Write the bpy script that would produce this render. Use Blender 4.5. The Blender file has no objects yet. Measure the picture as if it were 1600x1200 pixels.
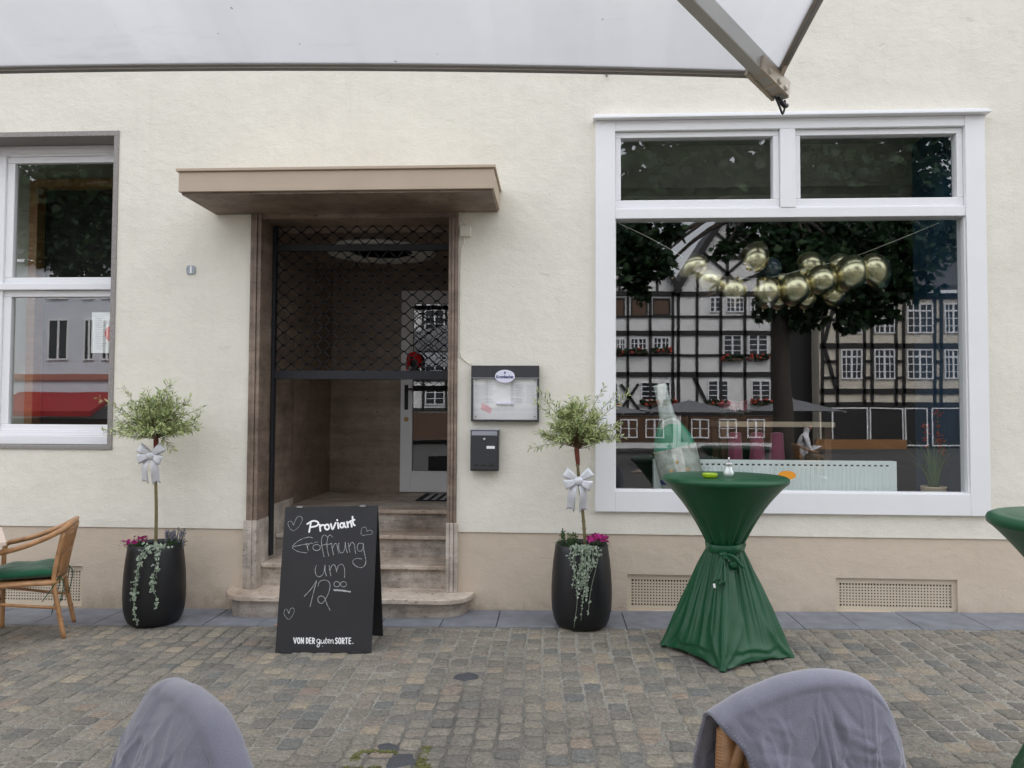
import bpy, math, random
from mathutils import Vector, Matrix, noise
from math import sin, cos, pi, radians, sqrt
random.seed(7)
SC = bpy.context.scene
COL = SC.collection

# ------------------------------------------------------------------ camera
cam_d = bpy.data.cameras.new('camera'); cam = bpy.data.objects.new('camera', cam_d); COL.objects.link(cam)
cam_d.sensor_fit = 'HORIZONTAL'; cam_d.sensor_width = 36.0; cam_d.lens = 27.05
cam_d.clip_start = 0.05; cam_d.clip_end = 800
CR = Vector((0.99847352, 0.05500648, 0.00499174)); CU = Vector((-0.00302632, -0.03575637, 0.99935595)); CF = Vector((-0.05514954, 0.99784556, 0.03553533))
m3 = Matrix((CR, CU, -CF)).transposed()
cam.matrix_world = Matrix.Translation((0, -6.2, 1.587)) @ m3.to_4x4()
SC.camera = cam

# ------------------------------------------------------------------ sky, sun, exposure
SUN_EL, SUN_AZ = radians(50), radians(25)           # azimuth clockwise from +Y: veiled sun beyond the house, lighting the far side of the square
wd = bpy.data.worlds.new('World'); SC.world = wd; wd.use_nodes = True
nt = wd.node_tree; nt.nodes.clear()
out = nt.nodes.new('ShaderNodeOutputWorld'); bg = nt.nodes.new('ShaderNodeBackground'); bg.inputs[1].default_value = 0.15
sky = nt.nodes.new('ShaderNodeTexSky'); sky.sky_type = 'NISHITA'; sky.sun_disc = False
sky.sun_elevation = SUN_EL; sky.sun_rotation = SUN_AZ; sky.air_density = 1.0; sky.dust_density = 1.0; sky.ozone_density = 1.0
hs = nt.nodes.new('ShaderNodeHueSaturation'); hs.inputs['Saturation'].default_value = 0.16
tcw = nt.nodes.new('ShaderNodeTexCoord'); sx_ = nt.nodes.new('ShaderNodeSeparateXYZ'); ov = nt.nodes.new('ShaderNodeMapRange')   # overcast: the zenith is the brightest part of the sky
ov.inputs[1].default_value = 0.0; ov.inputs[2].default_value = 1.0; ov.inputs[3].default_value = 0.55; ov.inputs[4].default_value = 2.1
mw = nt.nodes.new('ShaderNodeVectorMath'); mw.operation = 'SCALE'
nt.links.new(tcw.outputs['Generated'], sx_.inputs[0]); nt.links.new(sx_.outputs[2], ov.inputs[0]); nt.links.new(ov.outputs[0], mw.inputs['Scale'])
nt.links.new(sky.outputs[0], hs.inputs['Color']); nt.links.new(hs.outputs[0], mw.inputs[0]); nt.links.new(mw.outputs[0], bg.inputs[0]); nt.links.new(bg.outputs[0], out.inputs[0])
sd = bpy.data.lights.new('sun', 'SUN'); sd.energy = 1.0; sd.angle = radians(24); sd.color = (1.0, 0.97, 0.92)
so = bpy.data.objects.new('sun', sd); COL.objects.link(so)
sdir = Vector((sin(SUN_AZ)*cos(SUN_EL), cos(SUN_AZ)*cos(SUN_EL), sin(SUN_EL)))
so.rotation_euler = sdir.to_track_quat('Z', 'Y').to_euler(); so.location = sdir*50
SC.view_settings.view_transform = 'Standard'; SC.view_settings.look = 'None'
SC.view_settings.exposure = 1.68; SC.view_settings.gamma = 1.0
SC.render.engine = 'CYCLES'
SC.cycles.max_bounces = 10; SC.cycles.transparent_max_bounces = 16; SC.cycles.glossy_bounces = 5; SC.cycles.transmission_bounces = 6
SC.cycles.caustics_reflective = False; SC.cycles.caustics_refractive = False

# ------------------------------------------------------------------ materials
MATS = {}
def new_mat(name):
    m = bpy.data.materials.new(name); m.use_nodes = True
    n = m.node_tree.nodes; b = n['Principled BSDF']
    MATS[name] = m
    return m, n, m.node_tree.links, b
def L3(c): return (c[0], c[1], c[2], 1.0)
def noise_node(n, l, scale, detail=4, rough=0.55, dim='3D', vec=None, stretch=None):
    t = n.new('ShaderNodeTexNoise'); t.inputs['Scale'].default_value = scale; t.inputs['Detail'].default_value = detail; t.inputs['Roughness'].default_value = rough
    tc = n.new('ShaderNodeTexCoord'); src = tc.outputs['Object']
    if stretch:
        mp = n.new('ShaderNodeMapping'); mp.inputs['Scale'].default_value = stretch; l.new(src, mp.inputs[0]); src = mp.outputs[0]
    l.new(src, t.inputs['Vector'])
    return t
def ramp(n, l, fac, stops):
    r = n.new('ShaderNodeValToRGB'); e = r.color_ramp.elements
    while len(e) < len(stops): e.new(0.5)
    for el, (p, c) in zip(e, stops): el.position = p; el.color = L3(c)
    l.new(fac, r.inputs[0]); return r
def mixc(n, l, a, b, fac, mode='MIX'):
    m = n.new('ShaderNodeMix'); m.data_type = 'RGBA'; m.blend_type = mode
    for s, v in ((m.inputs[0], fac), (m.inputs[6], a), (m.inputs[7], b)):
        if hasattr(v, 'is_linked') or hasattr(v, 'links'): l.new(v, s)
        else: s.default_value = v if isinstance(v, (int, float)) else L3(v)
    return m.outputs[2]
def bump(n, l, h, strength, dist, prev=None):
    b = n.new('ShaderNodeBump'); b.inputs['Strength'].default_value = strength; b.inputs['Distance'].default_value = dist
    l.new(h, b.inputs['Height'])
    if prev is not None: l.new(prev, b.inputs['Normal'])
    return b.outputs[0]
def pm(name, c, rough=0.5, var=0.12, scale=6.0, bmp=0.0, bscale=60.0, bdist=0.002, metallic=0.0, sheen=0.0, spec=0.5, stretch=None, isl=0.0, trans=0.0, coat=0.0):
    m, n, l, b = new_mat(name)
    t = noise_node(n, l, scale, 5, 0.6, stretch=stretch)
    r = ramp(n, l, t.outputs[0], [(0.25, tuple(x*(1-var) for x in c)), (0.75, tuple(min(1, x*(1+var)) for x in c))])
    colo = r.outputs[0]
    if isl > 0:
        g = n.new('ShaderNodeNewGeometry'); rr = ramp(n, l, g.outputs['Random Per Island'], [(0, (1-isl,)*3), (1, (1+isl,)*3)])
        colo = mixc(n, l, colo, rr.outputs[0], 1.0, 'MULTIPLY')
    l.new(colo, b.inputs['Base Color'])
    b.inputs['Roughness'].default_value = rough; b.inputs['Metallic'].default_value = metallic
    b.inputs['Specular IOR Level'].default_value = spec
    if sheen: b.inputs['Sheen Weight'].default_value = sheen; b.inputs['Sheen Roughness'].default_value = 0.4
    if coat: b.inputs['Coat Weight'].default_value = coat
    if bmp > 0:
        t2 = noise_node(n, l, bscale, 4, 0.6, stretch=stretch)
        l.new(bump(n, l, t2.outputs[0], bmp, bdist), b.inputs['Normal'])
    return m
def stucco(name, c, coarse=1.0, dirt=0.0):
    m, n, l, b = new_mat(name)
    t = noise_node(n, l, 0.8, 6, 0.65); t1 = noise_node(n, l, 9, 5, 0.6)
    r = ramp(n, l, t.outputs[0], [(0.3, tuple(x*0.94 for x in c)), (0.7, tuple(x*1.03 for x in c))])
    r1 = ramp(n, l, t1.outputs[0], [(0.3, (0.965,)*3), (0.7, (1.0,)*3)])
    c2 = mixc(n, l, r.outputs[0], r1.outputs[0], 1.0, 'MULTIPLY')
    rs = noise_node(n, l, 3.0, 6, 0.7, stretch=(2.2, 1, 0.12)); rrs = ramp(n, l, rs.outputs[0], [(0.28, (0.965, 0.96, 0.955)), (0.46, (1, 1, 1))])      # faint rain streaks
    c2 = mixc(n, l, c2, rrs.outputs[0], 1.0, 'MULTIPLY')
    if dirt:                                                # splashed dirt, ragged, along the foot
        tcz = n.new('ShaderNodeTexCoord'); sz = n.new('ShaderNodeSeparateXYZ'); l.new(tcz.outputs['Object'], sz.inputs[0]); dn = noise_node(n, l, 7, 6, 0.75)
        mz = n.new('ShaderNodeMath'); mz.operation = 'MULTIPLY_ADD'; mz.inputs[1].default_value = 2.2; l.new(sz.outputs[2], mz.inputs[0]); l.new(dn.outputs[0], mz.inputs[2])
        rz_ = ramp(n, l, mz.outputs[0], [(0.38, (0.62, 0.60, 0.57)), (0.62, (0.90, 0.89, 0.88)), (0.85, (1, 1, 1))]); c2 = mixc(n, l, c2, rz_.outputs[0], dirt, 'MULTIPLY')
    l.new(c2, b.inputs['Base Color']); b.inputs['Roughness'].default_value = 0.85; b.inputs['Specular IOR Level'].default_value = 0.25
    fine = noise_node(n, l, 62, 6, 0.72, stretch=(1, 1, 1.15)); mid = noise_node(n, l, 14, 5, 0.65, stretch=(0.85, 1, 1.2)); big = noise_node(n, l, 1.9, 3, 0.5)
    sc_ = noise_node(n, l, 4.2, 7, 0.78, stretch=(0.75, 1, 1.6)); rr = ramp(n, l, sc_.outputs[0], [(0.62, (0, 0, 0)), (0.70, (1, 1, 1))])     # trowel scars
    pit = noise_node(n, l, 9, 2, 0.5); rp = ramp(n, l, pit.outputs[0], [(0.20, (0, 0, 0)), (0.235, (1, 1, 1))])
    nb = bump(n, l, big.outputs[0], 0.45*coarse, 0.06)
    nb = bump(n, l, mid.outputs[0], 0.42*coarse, 0.012, nb)
    nb = bump(n, l, rr.outputs[0], 0.55*coarse, 0.006, nb); nb = bump(n, l, rp.outputs[0], 0.5*coarse, 0.005, nb)
    nb = bump(n, l, fine.outputs[0], 0.62*coarse, 0.0055, nb)
    l.new(nb, b.inputs['Normal'])
    return m
def travertine(name, lo, mid_, hi, grime=0.5, rough=0.55):
    m, n, l, b = new_mat(name)
    band = noise_node(n, l, 2.6, 6, 0.65, stretch=(0.5, 0.5, 3.0)); blot = noise_node(n, l, 4.5, 7, 0.7); pits = noise_node(n, l, 48, 3, 0.5, stretch=(0.6, 0.6, 1.6))
    r = ramp(n, l, band.outputs[0], [(0.3, lo), (0.5, mid_), (0.72, hi)])
    r2 = ramp(n, l, blot.outputs[0], [(0.36, (1-grime,)*3), (0.58, (1, 1, 1))])
    c2 = mixc(n, l, r.outputs[0], r2.outputs[0], 0.8, 'MULTIPLY')
    r3 = ramp(n, l, pits.outputs[0], [(0.30, (0.35, 0.3, 0.26)), (0.38, (1, 1, 1))])
    c3 = mixc(n, l, c2, r3.outputs[0], 0.8, 'MULTIPLY')
    l.new(c3, b.inputs['Base Color']); b.inputs['Roughness'].default_value = rough
    l.new(bump(n, l, r3.outputs[0], 0.5, 0.003), b.inputs['Normal'])
    return m
def glass_pane(name, refl=0.3, tint=(0.93, 0.96, 0.945), wav=0.0002):
    m = bpy.data.materials.new(name); m.use_nodes = True; MATS[name] = m
    n = m.node_tree.nodes; l = m.node_tree.links; n.clear()
    o = n.new('ShaderNodeOutputMaterial'); mx = n.new('ShaderNodeMixShader'); tr = n.new('ShaderNodeBsdfTransparent'); gl = n.new('ShaderNodeBsdfGlossy')
    tr.inputs[0].default_value = L3(tint); gl.inputs['Roughness'].default_value = 0.0; gl.inputs[0].default_value = (0.97, 0.98, 1, 1)
    lw = n.new('ShaderNodeLayerWeight'); lw.inputs[0].default_value = 0.5
    pw = n.new('ShaderNodeMath'); pw.operation = 'POWER'; pw.inputs[1].default_value = 4.0; l.new(lw.outputs['Facing'], pw.inputs[0])
    ad = n.new('ShaderNodeMath'); ad.operation = 'MULTIPLY_ADD'; ad.inputs[1].default_value = 0.85-refl; ad.inputs[2].default_value = refl; l.new(pw.outputs[0], ad.inputs[0])
    l.new(ad.outputs[0], mx.inputs[0]); l.new(tr.outputs[0], mx.inputs[1]); l.new(gl.outputs[0], mx.inputs[2]); l.new(mx.outputs[0], o.inputs[0])
    if wav:
        t = noise_node(n, l, 2.2, 1, 0.4); l.new(bump(n, l, t.outputs[0], 1.0, wav), gl.inputs['Normal'])
    return m
def clear_glass(name, c, rough=0.03):
    m, n, l, b = new_mat(name)
    b.inputs['Base Color'].default_value = L3(c); b.inputs['Transmission Weight'].default_value = 1.0; b.inputs['Roughness'].default_value = rough; b.inputs['IOR'].default_value = 1.45
    return m

stucco('cream_stucco', (0.82, 0.785, 0.69)); stucco('beige_plinth', (0.64, 0.54, 0.43), 0.9, 0.8)
travertine('travertine_brown', (0.16, 0.115, 0.085), (0.25, 0.185, 0.142), (0.35, 0.275, 0.215), 0.5)
travertine('travertine_lobby', (0.22, 0.16, 0.115), (0.31, 0.235, 0.175), (0.40, 0.315, 0.245), 0.35, 0.4)
travertine('travertine_pale', (0.40, 0.335, 0.275), (0.54, 0.475, 0.41), (0.64, 0.58, 0.52), 0.55)
travertine('step_stone', (0.42, 0.31, 0.23), (0.60, 0.50, 0.41), (0.72, 0.65, 0.57), 0.5)
travertine('step_riser', (0.27, 0.21, 0.165), (0.48, 0.42, 0.36), (0.68, 0.63, 0.56), 0.65)
pm('white_paint', (0.82, 0.82, 0.835), 0.35, 0.02, 3, 0.05, 90)
pm('door_white', (0.80, 0.81, 0.82), 0.35, 0.03, 3)
pm('canopy_paint', (0.47, 0.375, 0.285), 0.6, 0.06, 3, 0.1, 40)
pm('granite', (0.27, 0.25, 0.235), 0.6, 0.55, 160, 0.15, 160)
pm('black_iron', (0.009, 0.010, 0.014), 0.6, 0.2, 20)
pm('bluestone', (0.195, 0.203, 0.228), 0.7, 0.25, 7, 0.3, 60)
pm('vent_paint', (0.62, 0.53, 0.41), 0.6, 0.05, 8)
pm('dark_void', (0.012, 0.011, 0.010), 0.9, 0.1, 5)
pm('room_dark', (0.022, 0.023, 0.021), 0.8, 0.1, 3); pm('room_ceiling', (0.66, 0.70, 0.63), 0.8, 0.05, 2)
pm('room_floor', (0.025, 0.019, 0.015), 0.6, 0.2, 4)
pm('room_pale', (0.33, 0.34, 0.28), 0.8, 0.05, 2); pm('blue_wall', (0.012, 0.055, 0.115), 0.6, 0.1, 3)
pm('white_plaster', (0.62, 0.65, 0.62), 0.8, 0.04, 3)
pm('dark_wood', (0.10, 0.052, 0.028), 0.5, 0.3, 8, stretch=(1, 1, 0.1)); pm('warm_wood', (0.30, 0.15, 0.055), 0.5, 0.25, 6, stretch=(0.2, 1, 3))
pm('pale_wood', (0.62, 0.50, 0.36), 0.5, 0.12, 8, stretch=(0.15, 1, 3)); pm('pink_wood', (0.66, 0.53, 0.44), 0.5, 0.15, 12, stretch=(0.3, 2, 2))
glass_pane('window_glass', 0.15); glass_pane('door_glass', 0.14); glass_pane('case_glass', 0.06, (0.97, 0.97, 0.97), 0.0)
pm('anthracite', (0.032, 0.033, 0.037), 0.4, 0.1, 30); pm('brushed_steel', (0.36, 0.37, 0.43), 0.35, 0.05, 40, metallic=0.6)
pm('paper', (0.80, 0.80, 0.80), 0.7, 0.03, 20); pm('pink_paper', (0.75, 0.45, 0.48), 0.7, 0.05, 20); pm('grey_print', (0.52, 0.53, 0.55), 0.7, 0.1, 20)
pm('emblem_white', (0.72, 0.72, 0.85), 0.3, 0.02, 5); pm('navy_ink', (0.02, 0.02, 0.12), 0.5, 0.05, 5)
pm('enamel_grey', (0.33, 0.36, 0.40), 0.4, 0.1, 30); pm('plastic_cream', (0.72, 0.68, 0.60), 0.5, 0.03, 5)
pm('red_felt', (0.62, 0.012, 0.010), 0.8, 0.15, 20, sheen=0.3); pm('red_print', (0.75, 0.13, 0.12), 0.7, 0.05, 10)
pm('slate_board', (0.013, 0.013, 0.0155), 0.55, 0.25, 4, 0.05, 50); pm('chalk', (0.40, 0.40, 0.40), 0.95, 0.55, 220); pm('white_ink', (0.86, 0.86, 0.86), 0.7, 0.03, 10)
pm('steel', (0.55, 0.55, 0.55), 0.3, 0.1, 20, metallic=0.9)
pm('pot_black', (0.0065, 0.007, 0.009), 0.42, 0.2, 4, 0.15, 200, 0.0008); pm('soil', (0.05, 0.035, 0.025), 0.95, 0.4, 40, 0.8, 40, 0.01)
pm('bark_olive', (0.17, 0.14, 0.065), 0.8, 0.25, 30, 0.4, 60); pm('bark_red', (0.16, 0.035, 0.02), 0.7, 0.25, 30); pm('twig', (0.13, 0.085, 0.04), 0.8, 0.2, 30)
pm('silver_ribbon', (0.68, 0.69, 0.73), 0.36, 0.22, 320, 0.5, 320, 0.0008, metallic=0.2, sheen=0.2)
def leafmat(name, stops, rough=0.55):
    m, n, l, b = new_mat(name)
    g = n.new('ShaderNodeNewGeometry'); r = ramp(n, l, g.outputs['Random Per Island'], stops); r.color_ramp.interpolation = 'LINEAR'
    l.new(r.outputs[0], b.inputs['Base Color']); b.inputs['Roughness'].default_value = rough; b.inputs['Specular IOR Level'].default_value = 0.3
    # thin leaves let some light through
    tl = n.new('ShaderNodeBsdfTranslucent'); l.new(r.outputs[0], tl.inputs[0]); mx = n.new('ShaderNodeMixShader'); mx.inputs[0].default_value = 0.4
    o = n['Material Output']; l.new(b.outputs[0], mx.inputs[1]); l.new(tl.outputs[0], mx.inputs[2]); l.new(mx.outputs[0], o.inputs[0])
    return m
leafmat('willow_leaf', [(0, (0.12, 0.16, 0.08)), (0.25, (0.25, 0.32, 0.14)), (0.55, (0.44, 0.52, 0.23)), (0.85, (0.62, 0.68, 0.32)), (1, (0.76, 0.78, 0.52))])
leafmat('maple_leaf', [(0, (0.012, 0.03, 0.014)), (0.6, (0.025, 0.06, 0.025)), (1, (0.05, 0.10, 0.035))])
leafmat('silver_leaf', [(0, (0.26, 0.34, 0.24)), (0.6, (0.40, 0.48, 0.36)), (1, (0.58, 0.64, 0.54))])
leafmat('green_leaf', [(0, (0.04, 0.09, 0.03)), (0.6, (0.08, 0.16, 0.05)), (1, (0.16, 0.24, 0.09))])
leafmat('magenta_petal', [(0, (0.16, 0.006, 0.05)), (0.5, (0.36, 0.012, 0.15)), (1, (0.62, 0.05, 0.34))])
leafmat('lavender_petal', [(0, (0.16, 0.15, 0.22)), (0.6, (0.26, 0.25, 0.33)), (1, (0.36, 0.36, 0.40))])
leafmat('orange_petal', [(0, (0.45, 0.03, 0.02)), (0.6, (0.65, 0.09, 0.05)), (1, (0.7, 0.3, 0.2))])
leafmat('pink_petal', [(0, (0.55, 0.12, 0.2)), (1, (0.75, 0.4, 0.45))])
def fabric(name, c, scale=700, sheen=0.5, rough=0.85, bdist=0.0006, crease=0.0):
    m, n, l, b = new_mat(name)
    t = noise_node(n, l, 3, 4, 0.6); r = ramp(n, l, t.outputs[0], [(0.3, tuple(x*0.9 for x in c)), (0.7, tuple(x*1.08 for x in c))])
    t2 = noise_node(n, l, scale, 3, 0.7); r2 = ramp(n, l, t2.outputs[0], [(0.3, (0.86,)*3), (0.7, (1.06,)*3)])
    l.new(mixc(n, l, r.outputs[0], r2.outputs[0], 1.0, 'MULTIPLY'), b.inputs['Base Color'])
    b.inputs['Roughness'].default_value = rough; b.inputs['Sheen Weight'].default_value = sheen; b.inputs['Sheen Roughness'].default_value = 0.5; b.inputs['Specular IOR Level'].default_value = 0.2
    nb = bump(n, l, t2.outputs[0], 0.5, bdist)
    if crease:
        t3 = noise_node(n, l, 7, 3, 0.5); t3.noise_type = 'RIDGED_MULTIFRACTAL' if hasattr(t3, 'noise_type') else None
        nb = bump(n, l, t3.outputs[0], crease, 0.01, nb)
    l.new(nb, b.inputs['Normal']); return m
fabric('green_stretch', (0.004, 0.070, 0.026), 900, 0.02, 0.38); fabric('grey_fleece', (0.185, 0.185, 0.235), 260, 0.5, 0.95, 0.0030)
fabric('green_cushion', (0.008, 0.085, 0.040), 500, 0.3); fabric('pink_cloth', (0.32, 0.075, 0.14), 300, 0.3)
def parasol_fabric(name, c):
    m, n, l, b = new_mat(name)
    t = noise_node(n, l, 1.6, 5, 0.6, stretch=(1, 1, 1)); r = ramp(n, l, t.outputs[0], [(0.3, tuple(x*0.9 for x in c)), (0.7, c)])
    sp = noise_node(n, l, 45, 1, 0.4); r2 = ramp(n, l, sp.outputs[0], [(0.17, (0.4,)*3), (0.20, (1, 1, 1))])
    st = noise_node(n, l, 2.2, 7, 0.72, stretch=(0.45, 2.2, 1)); r3 = ramp(n, l, st.outputs[0], [(0.26, (0.80, 0.80, 0.80)), (0.44, (1, 1, 1))])
    mpw = n.new('ShaderNodeMapping'); mpw.inputs['Rotation'].default_value = (0, 0, 0.6); mpw.inputs['Scale'].default_value = (4.5, 0.5, 1); tcx = n.new('ShaderNodeTexCoord'); l.new(tcx.outputs['Object'], mpw.inputs[0])
    wv = n.new('ShaderNodeTexNoise'); wv.inputs['Scale'].default_value = 1.2; wv.inputs['Detail'].default_value = 4; l.new(mpw.outputs[0], wv.inputs['Vector'])
    r4 = ramp(n, l, wv.outputs[0], [(0.32, (0.955, 0.955, 0.96)), (0.44, (1, 1, 1)), (0.58, (1, 1, 1)), (0.68, (1.05, 1.05, 1.05))])    # old fold marks
    cc = mixc(n, l, mixc(n, l, mixc(n, l, r.outputs[0], r2.outputs[0], 0.8, 'MULTIPLY'), r3.outputs[0], 1.0, 'MULTIPLY'), r4.outputs[0], 1.0, 'MULTIPLY')
    tl = n.new('ShaderNodeBsdfTranslucent'); l.new(cc, tl.inputs[0]); l.new(cc, b.inputs['Base Color']); b.inputs['Roughness'].default_value = 0.85
    mx = n.new('ShaderNodeMixShader'); mx.inputs[0].default_value = 0.62; o = n['Material Output']
    l.new(b.outputs[0], mx.inputs[1]); l.new(tl.outputs[0], mx.inputs[2]); l.new(mx.outputs[0], o.inputs[0]); return m
parasol_fabric('white_canvas', (0.53, 0.53, 0.545)); fabric('grey_canvas', (0.16, 0.16, 0.17), 300, 0.1); fabric('red_canvas', (0.30, 0.012, 0.014), 300, 0.1)
parasol_fabric('hem_canvas', (0.46, 0.45, 0.435))
pm('alu_grey', (0.52, 0.52, 0.50), 0.4, 0.08, 6, metallic=0.35); pm('alu_beige', (0.50, 0.44, 0.36), 0.5, 0.1, 6)
def rattan(name, c):
    m, n, l, b = new_mat(name)
    t = noise_node(n, l, 14, 5, 0.6); r = ramp(n, l, t.outputs[0], [(0.25, tuple(x*0.6 for x in c)), (0.5, c), (0.8, tuple(x*1.25 for x in c))])
    l.new(r.outputs[0], b.inputs['Base Color']); b.inputs['Roughness'].default_value = 0.38; return m
rattan('rattan', (0.40, 0.21, 0.095)); rattan('cane', (0.33, 0.17, 0.075))
pm('balloon_gold', (0.70, 0.64, 0.43), 0.27, 0.03, 3, metallic=1.0)
pm('balloon_blue', (0.05, 0.08, 0.11), 0.12, 0.03, 3, spec=0.7)
pm('bottle_green', (0.004, 0.24, 0.14), 0.12, 0.2, 5, coat=0.5)
pm('silver_foil', (0.42, 0.46, 0.43), 0.3, 0.3, 14, 0.5, 30, 0.01, metallic=0.35); pm('label_silver', (0.34, 0.35, 0.31), 0.4, 0.4, 16, metallic=0.2); pm('gold_print', (0.5, 0.32, 0.12), 0.5, 0.2, 30)
pm('radiator_white', (0.74, 0.79, 0.78), 0.3, 0.02, 3); pm('sticker_orange', (0.75, 0.30, 0.02), 0.5, 0.05, 5)
pm('sugar', (0.88, 0.88, 0.87), 0.95, 0.03, 100, 0.5, 400, 0.001); glass_pane('jar_glass', 0.08, (0.97, 0.985, 0.98), 0.0)
m_, n_, l_, b_ = new_mat('neon_plastic'); b_.inputs['Base Color'].default_value = (0.62, 0.92, 0.02, 1); b_.inputs['Transmission Weight'].default_value = 0.55; b_.inputs['Roughness'].default_value = 0.06
pm('timber_black', (0.018, 0.016, 0.015), 0.7, 0.3, 3); pm('panel_white', (0.78, 0.77, 0.76), 0.8, 0.05, 1); pm('panel_cream', (0.66, 0.60, 0.50), 0.8, 0.05, 1)
pm('window_dark', (0.02, 0.025, 0.03), 0.15, 0.3, 1); pm('roof_slate', (0.05, 0.05, 0.055), 0.7, 0.3, 4); pm('roof_tile', (0.32, 0.10, 0.05), 0.8, 0.3, 4); pm('facade_grey', (0.62, 0.64, 0.69), 0.8, 0.04, 1); pm('green_trim', (0.01, 0.05, 0.04), 0.5, 0.2, 3)
pm('terracotta_band', (0.38, 0.16, 0.12), 0.7, 0.1, 3); pm('flower_red', (0.5, 0.05, 0.03), 0.8, 0.4, 15)
pm('tree_bark', (0.06, 0.05, 0.04), 0.9, 0.3, 8, 0.6, 10, 0.03); pm('moss', (0.10, 0.105, 0.028), 0.95, 0.35, 60, 0.8, 90, 0.01); pm('asphalt', (0.055, 0.058, 0.065), 0.75, 0.5, 160, 0.9, 120, 0.006)
pm('skin', (0.45, 0.24, 0.17), 0.6, 0.1, 5); pm('shirt_white', (0.72, 0.72, 0.74), 0.8, 0.05, 5); pm('trousers', (0.16, 0.13, 0.09), 0.8, 0.1, 5); pm('hair', (0.03, 0.02, 0.015), 0.7, 0.2, 20)
pm('mat_black', (0.015, 0.015, 0.016), 0.9, 0.2, 90); pm('mat_white', (0.5, 0.5, 0.48), 0.9, 0.1, 90)
# setts: colour of each stone from its own island
def setts():
    m, n, l, b = new_mat('setts')
    g = n.new('ShaderNodeNewGeometry')
    r = ramp(n, l, g.outputs['Random Per Island'], [(0, (0.115, 0.116, 0.114)), (0.12, (0.172, 0.160, 0.146)), (0.28, (0.205, 0.192, 0.170)), (0.42, (0.140, 0.137, 0.126)), (0.56, (0.218, 0.204, 0.180)), (0.70, (0.172, 0.157, 0.144)), (0.82, (0.125, 0.133, 0.136)), (0.92, (0.255, 0.228, 0.185)), (1, (0.195, 0.162, 0.143))])
    t = noise_node(n, l, 55, 6, 0.75); r1 = ramp(n, l, t.outputs[0], [(0.30, (0.50,)*3), (0.5, (1.0, 1.0, 1.0)), (0.70, (1.55, 1.52, 1.45))])
    t0 = noise_node(n, l, 0.7, 4, 0.6); r0 = ramp(n, l, t0.outputs[0], [(0.3, (0.88, 0.88, 0.88)), (0.7, (1.12, 1.10, 1.06))])
    c = mixc(n, l, mixc(n, l, r.outputs[0], r1.outputs[0], 1.0, 'MULTIPLY'), r0.outputs[0], 1.0, 'MULTIPLY'); c = mixc(n, l, c, (1.20, 1.165, 1.10), 1.0, 'MULTIPLY')
    l.new(c, b.inputs['Base Color']); b.inputs['Roughness'].default_value = 0.72; b.inputs['Specular IOR Level'].default_value = 0.35
    t2 = noise_node(n, l, 42, 6, 0.7); l.new(bump(n, l, t2.outputs[0], 1.0, 0.012), b.inputs['Normal'])
setts()
MATS['green_stretch'].node_tree.nodes['Principled BSDF'].inputs['Specular IOR Level'].default_value = 0.4
def joint():
    m, n, l, b = new_mat('joint_sand')
    t = noise_node(n, l, 130, 5, 0.8); r = ramp(n, l, t.outputs[0], [(0.34, (0.05, 0.046, 0.04)), (0.5, (0.25, 0.235, 0.205)), (0.66, (0.56, 0.53, 0.47))])
    tb = noise_node(n, l, 0.55, 4, 0.6); rb = ramp(n, l, tb.outputs[0], [(0.36, (0.42, 0.42, 0.42)), (0.60, (1.1, 1.1, 1.08))])
    l.new(mixc(n, l, r.outputs[0], rb.outputs[0], 1.0, 'MULTIPLY'), b.inputs['Base Color']); b.inputs['Roughness'].default_value = 0.95
    l.new(bump(n, l, t.outputs[0], 0.8, 0.006), b.inputs['Normal'])
joint()
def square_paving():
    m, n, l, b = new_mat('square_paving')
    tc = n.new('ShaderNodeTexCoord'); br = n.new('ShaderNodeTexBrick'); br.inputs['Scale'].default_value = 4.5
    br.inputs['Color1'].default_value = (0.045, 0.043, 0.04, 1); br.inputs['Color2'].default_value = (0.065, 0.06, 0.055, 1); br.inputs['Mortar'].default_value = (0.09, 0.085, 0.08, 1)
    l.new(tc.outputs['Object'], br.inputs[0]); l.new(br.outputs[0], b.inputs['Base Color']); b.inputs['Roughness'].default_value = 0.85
square_paving()

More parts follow.
